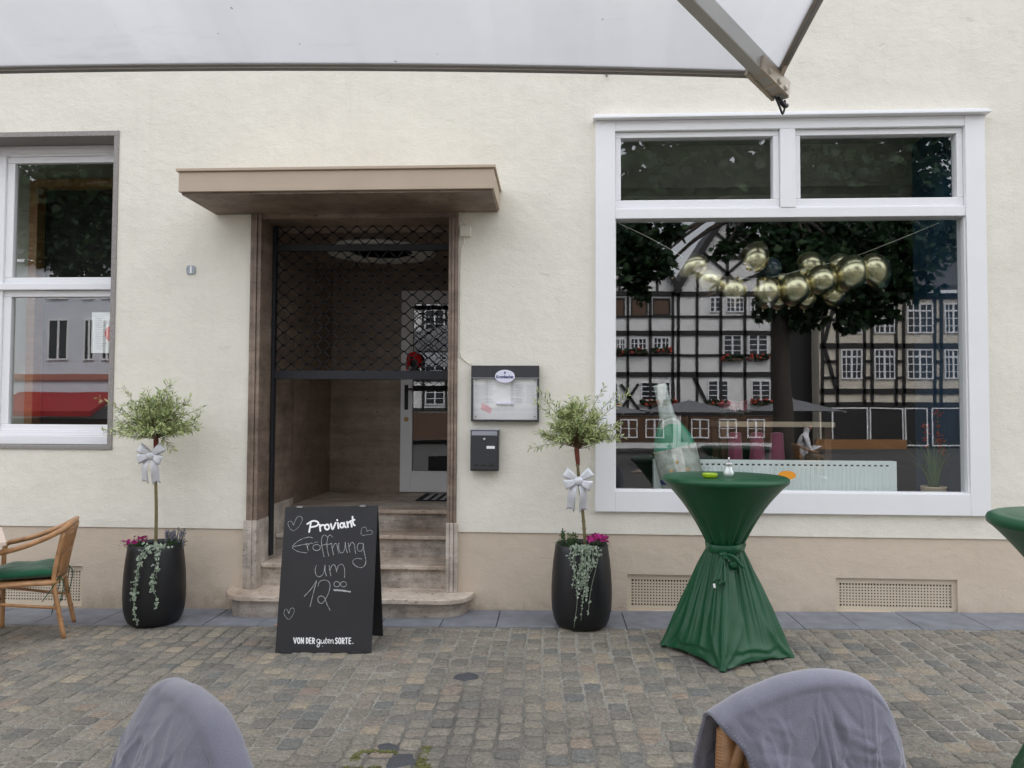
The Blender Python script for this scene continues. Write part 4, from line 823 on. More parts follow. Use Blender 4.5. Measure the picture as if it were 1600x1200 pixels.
trailing('trailing_plant', [([(x-0.022, y-0.108, z+.60), (x-0.044, y-0.207, z+.60), (x-0.081, y-0.243, z+.50), (x-0.096, y-0.257, z+.36), (x-0.122, y-0.243, z+.22)], 1.15), ([(x-0.044, y-0.126, z+.59), (x-0.081, y-0.198, z+.585), (x-0.107, y-0.234, z+.45), (x-0.111, y-0.252, z+.30), (x-0.118, y-0.248, z+.16), (x-0.092, y-0.234, z+.04)], .75),
 ([(x-0.007, y-0.090, z+.60), (x+0.022, y-0.198, z+.61), (x+0.033, y-0.225, z+.50), (x+0.015, y-0.243, z+.38), (x+0.022, y-0.252, z+.29)], .95), ([(x+0.037, y-0.108, z+.60), (x+0.041, y-0.207, z+.60), (x+0.044, y-0.230, z+.45), (x+0.022, y-0.252, z+.33), (x+0.056, y-0.252, z+.24), (x+0.044, y-0.257, z+.16)], .6), ([(x-0.074, y-0.180, z+.5), (x-0.126, y-0.198, z+.44), (x-0.148, y-0.189, z+.43)], .4)], 'silver trailing plant with two long strands over the planter by the left window', 5, .021)
x, y, z = PR
rr_ = random.Random(8); S_ = []
for i in range(15):
    a = rr_.uniform(-.10, .12); l = rr_.uniform(.22, .42) if i > 2 else (.55, .50, .46)[i]
    S_.append(([(x+a*.5, y-.12, z+.60), (x+a*.9-.01, y-.207, z+.605), (x+a-.015, y-.235, z+.52), (x+a*.75-.02+rr_.uniform(-.02, .02), y-.248, z+.6-l*.6), (x+a*.4-.02+rr_.uniform(-.03, .03), y-.252, z+.6-l)], .55))
trailing('trailing_plant', S_, 'silver trailing plant hanging as a curtain over the planter by the shop window', 6, .016, 40)

# ------------------------------------------------------------------ bistro tables in stretch covers
def sqr(a, r, k=1.0):                                      # rounded square with corners on the axes of angle a
    m = (a % (pi/2))-pi/4; s = r*cos(pi/4)/cos(m); return s+(r-s)*(1-k)
def bistro(label, seed):
    R = root('bistro_table', (0, 0, 0), label, 'table', 'bistro tables under green stretch covers'); rr = random.Random(seed)
    ph = [rr.uniform(0, 6) for _ in range(8)]
    g = MB(); g.lathe([(0, 1.152), (.20, 1.152), (.335, 1.152), (.345, 1.149), (.352, 1.150), (.385, 1.150), (.402, 1.142), (.408, 1.128), (.405, 1.112), (.396, 1.104), (.36, 1.10)], (0, 0, 0), 72); g.build('tabletop', 'green_stretch', R)
    zw = .70
    def pleat(a, n, p): return .5*(sin(n*a+p)+.6*sin(n*1.7*a+p*2.3)) 
    g = MB()
    def up(u, v):
        a = 2*pi*u; t = v; z = 1.106-(1.106-zw-.012)*t
        r = .397+(.112-.397)*(t**.88); r += .034*sin(pi*t)*-.35
        r += pleat(a+.25*noise.noise(Vector((cos(a)*1.5, sin(a)*1.5, seed)))*1.0, 15, ph[0])*.013*t**1.7 + pleat(a, 31, ph[1])*.0035*t**2 + .002*sin(9*a+3*t+ph[2])*t
        return (r*cos(a), r*sin(a), z)
    g.grid(up, 220, 36, cu=True)
    def lo(u, v):
        a = 2*pi*u; t = v; z = zw-.012-(zw-.012-.012)*t
        cf = max(0.0, cos(4*a)); d = abs(((a+pi/4) % (pi/2))-pi/4)        # 1 over each foot; angle off the foot
        rs = sqr(a, .415); rc = .108; r = rc+(rs-rc)*t**.90 + .016*sin(pi*t)*(cf-.6)
        an = a+.35*noise.noise(Vector((cos(a)*1.7, sin(a)*1.7, seed+4.0))); w = (1-t)**.75
        pf = 1-2*abs(sin(an*8+ph[3]))**.75; pg = 1-2*abs(sin(an*13+ph[4]))**.8
        r += .021*w*pf*min(1, .25+t*4)*(.6+.4*noise.noise(Vector((cos(a)*2, sin(a)*2, t*1.5+seed)))) + .005*w*pg
        r += .014*math.exp(-(d/.055)**2)*t**1.4 - .010*math.exp(-((d-.15)/.07)**2)*t**1.6*(1-.6*t) + .008*math.exp(-((d-.36)/.10)**2)*t*(1-t)*3
        hem = max(0, (t-.80)/.20); q = (1-cf)
        dd = ((a+pi/4) % (pi/2))-pi/4; rho = sqrt((dd*.9)**2+(1.02-t)**2); phi = math.atan2(dd*.9, 1.02-t)     # tension creases fan out from each foot
        cz = abs(sin(phi*4.5+ph[5]+.8*sin(phi*2+ph[6]))); r += .014*math.exp(-rho/.30)*min(1, rho/.10)*(1-2*cz**.6)
        r += .005*noise.noise(Vector((cos(a)*4, sin(a)*4, t*6+seed)))*t + (-.007*math.exp(-((t-.94+.05*cf+.02*sin(5*a))/.016)**2)+.005*math.exp(-((t-.90+.06*cf+.02*sin(5*a))/.02)**2))*q
        z += .012*q*hem; r -= .012*q*hem**3
        return (r*cos(a), r*sin(a), z)
    g.grid(lo, 260, 56, cu=True)
    cv = g.build('stretch_cover', 'green_stretch', R)
    for k in range(4): a = k*pi/2; g = MB(); g.lathe([(0, 0), (.02, 0), (.022, .012), (.016, .02), (0, .022)], (.402*cos(a), .402*sin(a), 0), 12); g.build('foot', 'green_stretch', R)
    g = MB()
    def sash(u, v):
        a = 2*pi*u; c = v*2*pi; rr2 = .118+.006*sin(5*a); return ((rr2+.010*cos(c)+.003*sin(3*c+6*a))*cos(a), (rr2+.010*cos(c))*sin(a), zw-.005+.028*sin(c)-.012*cos(a-pi*1.5+.2))
    g.grid(sash, 90, 14, cu=True); sa = g.build('sash', 'green_stretch', R)
    a0 = -pi/2-.05
    g = MB(); f = Vector((cos(a0), sin(a0), 0)); s = Vector((-sin(a0), cos(a0), 0)); o = f*.135+Vector((0, 0, zw-.045))
    g.ell(o, (.026, .02, .022), None, 14, 9)
    for k, (dx, ln) in enumerate(((-.035, .15), (.004, .165))):
        def tail(u, v, dx=dx, ln=ln): return o+f*(.020+.088*u+.006*sin(v*9))+s*(dx*u+(v-.5)*.045*(.5+.6*u))+Vector((0, 0, -ln*u+.03*(v-.5)*u))
        g.grid(tail, 12, 6)
    def loop(u, v): a = 2*pi*u; return o+f*(.02+.012*sin(a))+s*(.045+.045*cos(a+2.4))+Vector((0, 0, -.035+.04*sin(a)-.02*v+.0))+f*(.02*(v-.5))
    g.grid(loop, 24, 5, cu=True); g.ell(o+s*.065+f*.015+Vector((0, 0, -.055)), (.030, .018, .026), None, 12, 8)
    g.tube(cr([o+s*.02+f*.01, o+s*.06+f*.03+Vector((0, 0, .004)), o+s*.095+f*.02+Vector((0, 0, -.035)), o+s*.125+f*.012+Vector((0, 0, -.07))], 5), .010, 8)
    g.build('sash_knot', 'green_stretch', sa, thick=.003)
    g = MB(); q = o+s*-.045+f*.108+Vector((0, 0, -.165)); g.bar(q, q+Vector((.004, 0, -.026)), .014, .002, (0, -1, 0)); g.build('care_tag', 'white_ink', sa)
    return R
T1 = bistro('green covered bistro table by the shop window, carrying ashtray and sugar shaker', 1); place(T1, (1.125, -1.03, gz(1.1, -1)+.003), radians(-15))
T2 = copy_tree(T1); place(T2, (2.155, -3.06, gz(2.0, -3.0)+.003), radians(22)); T2['label'] = 'green covered bistro table cut off by the right edge, empty top'
TZ = gz(1.1, -1)+.003+1.152
R = root('ashtray', (.985, -1.245, TZ), 'yellow green glass ashtray on the bistro table', 'ashtray')
g = MB(); c = (.985, -1.245, TZ)
g.lathe([(0, .001), (.036, .001), (.046, .008), (.050, .028), (.048, .031), (.043, .030), (.040, .014), (.034, .010), (0, .010)], c, 36); g.build('bowl', 'neon_plastic', R)
sc = (1.105, -1.235, TZ); R = root('sugar_shaker', sc, 'glass sugar shaker with metal spout on the bistro table', 'sugar shaker')
g = MB(); g.lathe([(0, .001), (.022, .001), (.026, .006), (.033, .022), (.0345, .032), (.031, .045), (.0245, .062), (.022, .075), (.0235, .083), (.0225, .083), (.0205, .075), (.023, .062), (.0295, .045), (.0325, .032), (.031, .023), (.024, .009), (0, .006)], sc, 28); g.build('jar', 'jar_glass', R)
g = MB(); g.lathe([(0, .0075), (.023, .010), (.0302, .024), (.0317, .032), (.0287, .045), (.0222, .062), (.0198, .072), (0, .074)], sc, 28); g.build('sugar', 'sugar', R)
g = MB(); g.lathe([(.0245, .080), (.0255, .082), (.0255, .094), (.024, .097), (.008, .100), (0, .100)], sc, 24); g.tube([Vector(sc)+Vector(p) for p in ((0, 0, .098), (.001, 0, .118), (.002, -.001, .132))], [.0055, .0052, .0042], 10); g.build('lid', 'steel', R)

# ------------------------------------------------------------------ rattan armchair (left), in its own axes: front = +Y
def armchair():
    R = root('rattan_armchair', (0, 0, 0), 'tan rattan armchair with green seat pad at the left edge', 'chair'); r = .0165
    def node(g, p, rad=.019):
        g.ell(p, (rad, rad, rad*.6), None, 8, 5)
    for s in (-1, 1):
        g = MB(); g.tube(cr([(s*.235, -.24, 0), (s*.228, -.20, .20), (s*.222, -.165, .40), (s*.222, -.175, .52), (s*.225, -.218, .76)], 6), [.0145]*1+[r]*24, 10); node(g, (s*.230, -.215, .14)); node(g, (s*.224, -.175, .33)); g.build('rear_leg', 'rattan', R)
        g = MB(); g.tube(cr([(s*.27, .24, 0), (s*.27, .24, .25), (s*.27, .24, .5), (s*.27, .235, .595), (s*.268, .20, .632), (s*.265, .10, .655)], 6), r, 10); node(g, (s*.27, .24, .18)); node(g, (s*.27, .24, .31)); g.build('front_leg', 'rattan', R)
    P = cr([(-.268, .21, .630), (-.268, .05, .665), (-.265, -.10, .72), (-.255, -.19, .765), (-.215, -.235, .795), (-.12, -.255, .81), (0, -.26, .812), (.12, -.255, .81), (.215, -.235, .795), (.255, -.19, .765), (.265, -.10, .72), (.268, .05, .665), (.268, .21, .630)], 6)
    g = MB(); g.tube(P, .0185, 12)
    for i in (14, 26, 34, 46, 58): node(g, P[i], .0215)
    g.build('arm_rail', 'rattan', R)
    g = MB(); F = cr([(-.225, -.17, .405), (-.262, 0, .41), (-.262, .2, .41), (-.20, .245, .41), (0, .25, .41), (.20, .245, .41), (.262, .2, .41), (.262, 0, .41), (.225, -.17, .405), (0, -.185, .405)], 5, True); g.tube(F, .0165, 10, closed=True)
    g.tube(cr([(-.27, .24, .30), (0, .245, .30), (.27, .24, .30)], 5), .012, 8); g.tube(cr([(-.27, .24, .21), (0, .245, .21), (.27, .24, .21)], 5), .012, 8)
    for s in (-1, 1): g.tube([(s*.27, .24, .30), (s*.228, -.20, .22)], .011, 8)
    for k in range(-3, 4): g.tube([(k*.06-.03, .243, .30), (k*.06+.03, .243, .21)], .006, 6)
    g.build('seat_frame', 'rattan', R)
    g = MB(); g.grid(lambda u, v: (-.245+.49*u, -.16+.39*v, .418+.004*noise.noise(Vector((u*20, v*20, 0)))), 12, 12); g.build('seat', 'cane', R, thick=.012)
    g = MB()
    def bk(x, f): return Vector((x, -.185-.035*f-.04*(f**1.2)*(1-(x/.23)**2)-.02*(1-(x/.23)**2), .425+.37*f))
    for k in range(23): x = -.21+.42*k/22; g.tube([bk(x, f/5) for f in range(6)], .0068, 6)
    for f in (.08, .1, .5, .52, .92): g.tube([bk(-.222+.444*i/10, f) for i in range(11)], .0068, 6)
    g.build('backrest', 'cane', R)
    return R
CH = armchair(); ang = math.atan2(-.838, .545)             # front faces down-left towards the table
ca = Vector((-3.49, -.83)); fd = Vector((-.905, -.425)); rz = math.atan2(-fd.x, fd.y); rt = Vector((fd.y, -fd.x))
# near rear leg (x = -.235 or +.235 side towards the camera)
def chair_origin(leg, lx, ly, rz): c_, s_ = cos(rz), sin(rz); return Vector((leg[0]-(c_*lx-s_*ly), leg[1]-(s_*lx+c_*ly)))
co = chair_origin((-3.49, -.83), .235*-1 if False else -.235, -.24, rz)
best = min((-.235, .235), key=lambda lx: chair_origin((-3.49, -.83), lx, -.24, rz).y*-1)
co = chair_origin((-3.49, -.83), best, -.24, rz); place(CH, (co.x, co.y, gz(co.x, co.y)+.002), rz)
R = root('seat_cushion', (0, 0, 0), 'dark green quilted cushion tied to the rattan armchair', 'cushion')
g = MB()
def cush(u, v):
    a = u*2*pi; sx = abs(cos(a))**.28*(1 if cos(a) > 0 else -1); sy = abs(sin(a))**.28*(1 if sin(a) > 0 else -1); t = pi*(v-.5)
    rad = max(.0, cos(t))**.35; q = noise.noise(Vector((sx*rad*3, sy*rad*3, 1.3)))
    return (.235*sx*rad, .02+.225*sy*rad, .468+.036*sin(t)*(1+.25*q)+.006*q)
g.grid(cush, 64, 20, cu=True); g.build('pad', 'green_cushion', R)
g = MB()
for s in (-1, 1):
    for k, (dx, ln) in enumerate(((0, .20), (.02, .26), (-.03, .15))): g.tube(cr([(s*.20, -.20, .445), (s*.215+dx, -.225+.03*k, .38), (s*.21+dx*1.5, -.20+.05*k, .43-ln)], 5), .0035, 5)
g.build('tie', 'green_cushion', R); place(R, CH.location, rz)
# table at the left edge and at the lower right corner (mostly outside the picture)
def cafe_table(label, w, d):
    R = root('cafe_table', (0, 0, 0), label, 'table', 'pale topped cafe tables')
    g = MB(); n = 7
    for i in range(n): y = -d/2+d*i/n; g.box(-w/2, w/2, y+.0015, y+d/n-.0015, .725, .75)
    g.build('tabletop', 'pink_wood', R, bevel=.002)
    g = MB(); g.tube([(0, 0, .03), (0, 0, .70)], .03, 14); g.box(-.25, .25, -.03, .03, .70, .7245); g.build('column', 'anthracite', R)
    g = MB(); g.bar((-.32, 0, .02), (.32, 0, .02), .06, .04); g.bar((0, -.32, .021), (0, .32, .021), .06, .036); g.build('foot', 'anthracite', R); return R
ct = cafe_table('pale wooden cafe table before the rattan armchair, only its corner visible', .8, .8); place(ct, (-4.245, -1.114, gz(-4.1, -.8)), radians(38.5))
ct2 = copy_tree(ct); ct2['label'] = 'pale wooden cafe table whose corner shows at the lower right'; place(ct2, (1.56, -4.60, gz(1.5, -4.6)), radians(20))

# ------------------------------------------------------------------ wicker chairs with blankets
def arch(a, H=.888): return H-.055*abs(a)**2-.16*abs(a)**7  # height of the back over its half width a = -1..1
def wicker_chair(label):
    R = root('wicker_chair', (0, 0, 0), label, 'chair', 'wicker chairs under grey blankets'); hw = .205
    g = MB(); n = 24
    P = [Vector((-hw*1.0, .0, .42))]+[Vector((hw*-1+2*hw*i/n, -.04-.03*(1-(2*i/n-1)**2), arch(2*i/n-1)-.085)) for i in range(n+1)]+[Vector((hw, 0, .42))]
    g.tube(P, .019, 10); g.build('back_frame', 'cane', R)
    g = MB()
    for i in range(46):
        z = .45+.0088*i
        xs_ = [a/20*hw for a in range(-20, 21) if arch(a/20)-.09 > z]
        if len(xs_) > 2: g.tube([(x, -.02-.03*(1-(x/hw)**2)-.04*(z-.45)/.45+(.006 if (k+i) % 2 else -.006), z) for k, x in enumerate(xs_)], .0048, 5)
    for s in (-1, 1): g.tube([(s*hw, -.04*f, .42+.35*f) for f in (0, .5, 1)], .021, 10)
    for i in range(38):
        for s in (-1, 1): g.lathe([(.0232, -.0042), (.0255, 0), (.0232, .0042)], (s*hw, -.04*(i/45), .43+.0088*i), 10)
    g.build('backrest', 'rattan', R)
    for s in (-1, 1):
        g = MB(); g.tube([(s*hw, 0, .44), (s*(hw+.01), -.05, 0)], .018, 10); g.build('rear_leg', 'rattan', R)
        g = MB(); g.tube([(s*hw, .40, .44), (s*(hw+.01), .42, 0)], .018, 10); g.build('front_leg', 'rattan', R)
    g = MB(); g.box(-hw-.015, hw+.015, -.005, .43, .40, .44); g.build('seat', 'cane', R, bevel=.015); return R
def blanket(label, a0, a1, seed, flare_f, flare_b, len_f=.40, len_b=.48, skew=.0, lean=0.0, prof=None, thread='paper', pitch=75):
    R = root('fleece_blanket', (0, 0, 0), label, 'blanket', 'grey blankets over the wicker chairs'); hw = .262; rr = random.Random(seed); o3 = Vector((seed*3.1, 0, 0))
    cr_ = [(rr.uniform(-.9, .9), rr.uniform(-.5, .5), rr.uniform(.05, .4), rr.uniform(.006, .014), rr.choice((-1, 1))*rr.uniform(.006, .013)) for _ in range(46)]
    def fn(u, v):
        q_ = min(1, max(0, .5-v)*2/.34); sk = skew*q_*q_*(3-2*q_); a = a0+sk+(a1-a0-sk)*u; ae = max(-1.16, min(1.16, a)); top = prof(a) if prof else arch(max(-1, min(1, a*.93)))+.020 - (max(0, abs(a)-1))*.9
        s = (v-.5)*2; side = 1 if s > 0 else -1; arc = .10; e = .040
        if abs(s) < arc: t = s/arc*pi/2; z = top-e*(1-cos(t))*.75; y = -.052+e*sin(t)
        else:
            L = (len_f if s > 0 else len_b)*(abs(s)-arc)/(1-arc); fl = flare_f if s > 0 else flare_b
            z = top-e*.75-L; y = -.052+side*(e+fl*(1-math.exp(-L/.25))+.02*L)
        fall = abs(s)
        q = noise.noise(Vector((a*2.2, z*3.2, s*.6))+o3); q2 = noise.noise(Vector((a*6, z*4.0, s))+o3*2)
        fold = .013*sin(a*7.5+q*2.2+seed)*min(1, fall*1.6)*.75
        y += side*(.015*q*(.25+fall)+.003*q2+fold*fall) if abs(s) >= arc else .003*q2
        for (ca_, cs_, ln, w, h) in cr_:                     # sharp little creases
            th = ca_*3+1.2; dx = a-ca_; dz = (z-(.72+cs_*.22))*4; al = dx*cos(th)+dz*sin(th); pe = -dx*sin(th)+dz*cos(th)
            if abs(al) < ln*2: y += .8*side*h*math.exp(-(pe/(w*3.0))**2)*math.exp(-(al/ln)**2)*min(1, fall*1.5)
        for fq, am in ((1.7, .013), (3.4, .010), (6.1, .006)):             # ridged wrinkles
            rn = 1-abs(noise.noise(Vector((a*fq*.62+seed, z*fq*1.25, s*.3+fq))))*5.5
            if rn > 0: y += side*am*rn**3*min(1, fall*1.8)
        x = hw*a+.010*q*fall+.006*q2
        z += -.006*abs(q)+lean*a
        return (x, y, z)
    g = MB(); g.grid(fn, 120, 150); o = g.build('fleece', 'grey_fleece', R, thick=.009)
    for u in (0.0, 1.0):                                  # blanket stitch along each side edge
        g = MB()
        for i in range(pitch):
            v = i/pitch; p = Vector(fn(u, v)); q = Vector(fn(u+(.020 if u < .5 else -.020), v)); p2 = Vector(fn(u, min(1, v+.007)))
            for sg in (1, -1): g.tube([q+Vector((0, .0052*sg, 0)), p+Vector((0, .0052*sg, 0))], .0012, 4)
            g.tube([p+Vector((-.003 if u < .5 else .003, 0, .003)), p2+Vector((-.003 if u < .5 else .003, 0, .003))], .0012, 4)
        g.build('edge_stitch', thread, R)
    return R
W1c = wicker_chair('wicker chair under the blanket whose stitched hem shows, at the lower left'); b1 = blanket('pale grey fleece blanket with stitched hem over the chair back at the lower left', -1.05, 1.02, 2, .10, .14, lean=-.01)
place(W1c, (-.875, -4.245, gz(-.95, -4.2)-.012), radians(-42)); place(b1, W1c.location, radians(-42))
W2c = copy_tree(W1c); W2c['label'] = 'wicker chair whose ribbed edge shows under the blanket at the lower right'
place(W2c, (.645, -4.05, gz(.65, -4.1)-.012), radians(12)); b2 = blanket('grey fleece blanket slung askew over the chair back at the lower right', -1.0, 1.10, 5, .15, .05, skew=.29, prof=lambda a: .905-.095*((.12-a)/1.12)**1.9 if a < .12 else .905-.05*((a-.12)/.88)**2-.13*min(1.2, (a-.12)/.88)**6-max(0, a-1)*.6, thread='grey_fleece', pitch=110); place(b2, W2c.location, radians(14))

# ------------------------------------------------------------------ things in and on the shop window
R = root('panel_radiator', (1.78, .20, .80), 'white ribbed panel radiator standing behind the shop window', 'radiator')
g = MB(); g.box(.813, 2.753, .17, .255, .74, 1.200); g.build('casing', 'radiator_white', R, bevel=.006)
g = MB(); n = 52
for i in range(n): x = .86+1.845*i/n; g.poly([(x, .170, .76), (x+.006, .1645, .76), (x+.024, .1645, .76), (x+.030, .170, .76)], (0, 0, .385))
g.build('rib', 'radiator_white', R)
g = MB()
for i in range(40): x = .86+1.845*i/40; g.box(x+.006, x+.028, .1690, .1702, 1.158, 1.170)
g.build('vent_slot', 'dark_void', R)
g = MB(); k = 30; g.poly([(1.841+.070*cos(2*pi*i/k), .0285, 1.092+.035*sin(2*pi*i/k)) for i in range(k)], (0, -.001, 0)); tag(g.build('oval_sticker', 'sticker_orange'), 'small orange oval sticker on the shop window pane', 'sticker')
# bottle
bc = Vector((1.045, .115, .99)); rot = Matrix.Rotation(radians(-13), 3, 'Y'); R = root('display_bottle', bc, 'oversized tilted display champagne bottle, silver labels over green glass, behind the shop window', 'bottle')
PB = [(0, 0), (.150, .0), (.170, .02), (.172, .30), (.160, .38), (.125, .46), (.085, .53), (.062, .58), (.055, .66), (.050, .78), (.053, .80), (.053, .83), (.043, .84), (0, .842)]
fl = Matrix.Diagonal((1, .5, 1))
g = MB(); g.lathe(PB, bc, 36, rot=rot @ fl); g.build('bottle', 'bottle_green', R)
g = MB(); g.lathe([(.164, .008), (.1725, .02), (.1755, .03), (.1755, .32)], bc, 36, rot=rot @ fl); lb = g.build('label', 'label_silver', R)
g = MB(); g.lathe([(.177, .055), (.1775, .09)], bc, 36, rot=rot @ Matrix.Rotation(radians(9), 3, 'X') @ fl); g.build('band', 'navy_ink', lb)
g = MB()
for x, z in ((-.02, .21), (.05, .135), (-.08, .15)):
    pts = []
    for i in range(10): q = .018 if i % 2 == 0 else .008; pts.append(bc+rot @ Vector((x+q*cos(pi*i/5), -.093, z+q*sin(pi*i/5))))
    g.poly(pts, (0, -.002, 0))
g.build('star', 'gold_print', lb)
g = MB(); g.lathe([(.0895, .525), (.066, .58), (.0585, .66), (.0535, .78), (.0565, .80), (.0565, .832), (.046, .845), (0, .848)], bc, 30, rot=rot @ fl); g.ell(bc+rot @ Vector((0, -.035, .50)), (.082, .012, .062), rot, 18, 10); g.build('neck_foil', 'silver_foil', R)
# balloons
def balloon(c, r, ln, tilt, mt, label, grp='gold balloons strung across the shop window'):
    R = root('balloon', c, label, 'balloon', grp); rot = Matrix.Rotation(tilt, 3, 'Y') @ Matrix.Rotation(.35, 3, 'X')
    def shp(p, t, a):
        k = 1-.22*(max(0, -p.z/ln))**1.6; return Vector((p.x*k, p.y*k, p.z*(1.12 if p.z < 0 else .95)))
    g = MB(); g.ell(c, (r, r, ln), rot, 24, 18, fn=shp); g.build('skin', mt, R)
    e = Vector(c)+rot @ Vector((0, 0, -ln*1.12)); d = rot @ Vector((0, 0, -1)); g = MB(); g.lathe([(.012, .012), (.006, 0), (.016, -.018)], e, 10, rot=rot); g.build('neck', mt, R)
def wx(u, v, y): k = (6.2+y)/1202; return ((u-866.3)*k*1.0031+.0, y, 1.587+(643.5+(u-866)*.005-v)*k)
BL = [(1078, 420, 19, 1.35, 1.1, 'long gold balloon at the left end of the garland'), (1103, 441, 22, 1.0, .3, 'round gold balloon, second from the left end of the garland'), (1140, 455, 21, 1.0, -.2, 'gold balloon below the raised egg shaped one'), (1174, 406, 20, 1.25, pi+.5, 'egg shaped gold balloon standing up above the garland'), (1191, 458, 21, 1.08, .1, 'gold balloon hanging below the blue one'),
 (1234, 454, 22, 1.08, .2, 'gold balloon in the middle of the garland, hanging lowest'), (1258, 420, 21, 1.0, .8, 'dull gold balloon behind the garland, topmost of its middle'), (1275, 440, 21, 1.0, .4, 'round gold balloon right of the middle of the garland'), (1292, 463, 18, 1.0, -.5, 'gold balloon peeping out below the garland right of the middle'),
 (1303, 418, 17, 1.0, .3, 'gold balloon half hidden behind the largest one'), (1320, 430, 23, 1.12, .25, 'largest gold balloon, near the right end of the garland'), (1355, 428, 21, 1.3, -.55, 'tilted gold balloon at the right end of the garland'), (1250, 470, 15, 1.0, 0, 'gold balloon hidden behind the two middle ones'), (1208, 470, 15, 1.0, 0, 'gold balloon low behind the middle of the garland')]
for i, (u, v, r, k, tl_, lb_) in enumerate(BL):
    y = .42 if i not in (6, 8, 9, 12, 13) else .62; c = wx(u, v, y); r_m = 1.1*r*(6.2+y)/1202; balloon(c, r_m, r_m*k, tl_, 'balloon_gold', lb_)
for u, v, lb_ in ((1214, 438, 'tiny gold balloon left of the lowest hanging one'), (1247, 429, 'tiny gold balloon left of the round one right of the middle'), (1290, 432, 'tiny gold balloon left of the largest one')): balloon(wx(u, v, .5), .045, .05, 0, 'balloon_gold', lb_)
balloon(wx(1196, 425, .6), .105, .12, .3, 'balloon_blue', 'dark blue balloon behind the raised gold one', None)
pts = [wx(u, v, .45) for u, v in ((962, 347), (1012, 372), (1060, 400), (1100, 428), (1150, 437), (1200, 436), (1250, 424), (1300, 412), (1334, 402), (1400, 376), (1476, 345))]
g = MB(); g.tube(cr(pts, 4), .003, 5); tag(g.build('garland_string', 'plastic_cream'), 'thin string carrying the gold balloons across the shop window', 'string')
# plant in the window
R = root('window_plant', (3.06, .22, .96), 'red flowering plant with sword leaves in a pot at the right of the shop window', 'plant')
g = MB(); g.lathe([(.075, .80-.96), (.095, .0), (.10, .005), (.092, .01), (.085, -.01), (0, -.012)], (3.06, .22, .99), 28); g.build('pot', 'pale_wood', R)
g = MB(); rr = random.Random(6)
for i in range(46):
    a = rr.uniform(0, 2*pi); l = rr.uniform(.22, .42); o = rr.uniform(.05, .24); w = rr.uniform(.006, .011); b = Vector((3.06+.03*cos(a), .22+.03*sin(a), .98)); P = cr([b, b+Vector((o*.35*cos(a), o*.35*sin(a)*.5, l*.6)), b+Vector((o*cos(a), o*sin(a)*.5, l))], 5)
    s = Vector((-sin(a), cos(a), 0)) if abs(sin(a)) > .3 else Vector((.6, .6, 0)); vs = []
    for k, p in enumerate(P): q = w*(1-(k/(len(P)-1))**2)+.0008; vs += [p+s*q, p-s*q]
    g.add(vs, [(2*k, 2*k+1, 2*k+3, 2*k+2) for k in range(len(P)-1)])
g.build('foliage', 'green_leaf', R)
g = MB(); S = MB()
for (x, z0, z1) in ((3.00, 1.30, 1.50), (3.10, 1.33, 1.62), (3.12, 1.24, 1.38)):
    S.tube([(3.06, .22, .98), (x*.6+3.06*.4, .22, (z0+.98)/2), (x, .21, z1)], .003, 5)
    for i in range(26):
        p = Vector((x+rr.gauss(0, .012), .21+rr.gauss(0, .012), rr.uniform(z0, z1)))
        for k in range(4): leafq(g, p, Vector((rr.gauss(0, 1), rr.gauss(-.4, 1), rr.gauss(.3, .6))), Vector((0, 0, 1)), .024, .012)
g.build('blossom', 'orange_petal', R); S.build('stem', 'green_leaf', R)
# high table with pink draped stools and a pink bouquet inside
R = root('bar_table', (2.05, 1.35, .70), 'pale wooden plank bar table inside the shop', 'bar table')
g = MB(); g.box(1.555, 2.62, 1.15, 1.60, 1.452, 1.500); g.build('tabletop', 'pale_wood', R, bevel=.004)
for x in (1.60, 2.56):
    for y in (1.20, 1.55): g = MB(); g.box(x-.03, x+.03, y-.03, y+.03, .70, 1.4515); g.build('leg', 'dark_wood', R, bevel=.004)
for i, (x, lb_) in enumerate(((1.66, 'left of the three pink draped stools under the bar table'), (1.86, 'middle of the three pink draped stools under the bar table'), (2.04, 'right of the three pink draped stools under the bar table'))):
    R = root('draped_stool', (x, 1.0, .70), lb_, 'stool', 'pink draped stools'); g = MB(); g.grid(lambda u, v: (x+(.055+.03*v+.012*sin(u*2*pi*7+x*9)*v)*cos(2*pi*u), 1.0+(.055+.03*v+.012*sin(u*2*pi*7+x*9)*v)*sin(2*pi*u), 1.40-.66*v), 70, 10, cu=True); g.grid(lambda u, v: (x+.055*v*cos(2*pi*u), 1.0+.055*v*sin(2*pi*u), 1.40+.01*(1-v)), 24, 3, cu=True); g.build('drape', 'pink_cloth', R)
flowers('pink_bouquet', (1.70, 1.3, 1.56), 26, .14, .10, 'pink_petal', 'pink bouquet standing on the bar table inside the shop', 12, .045, cat='flowers')
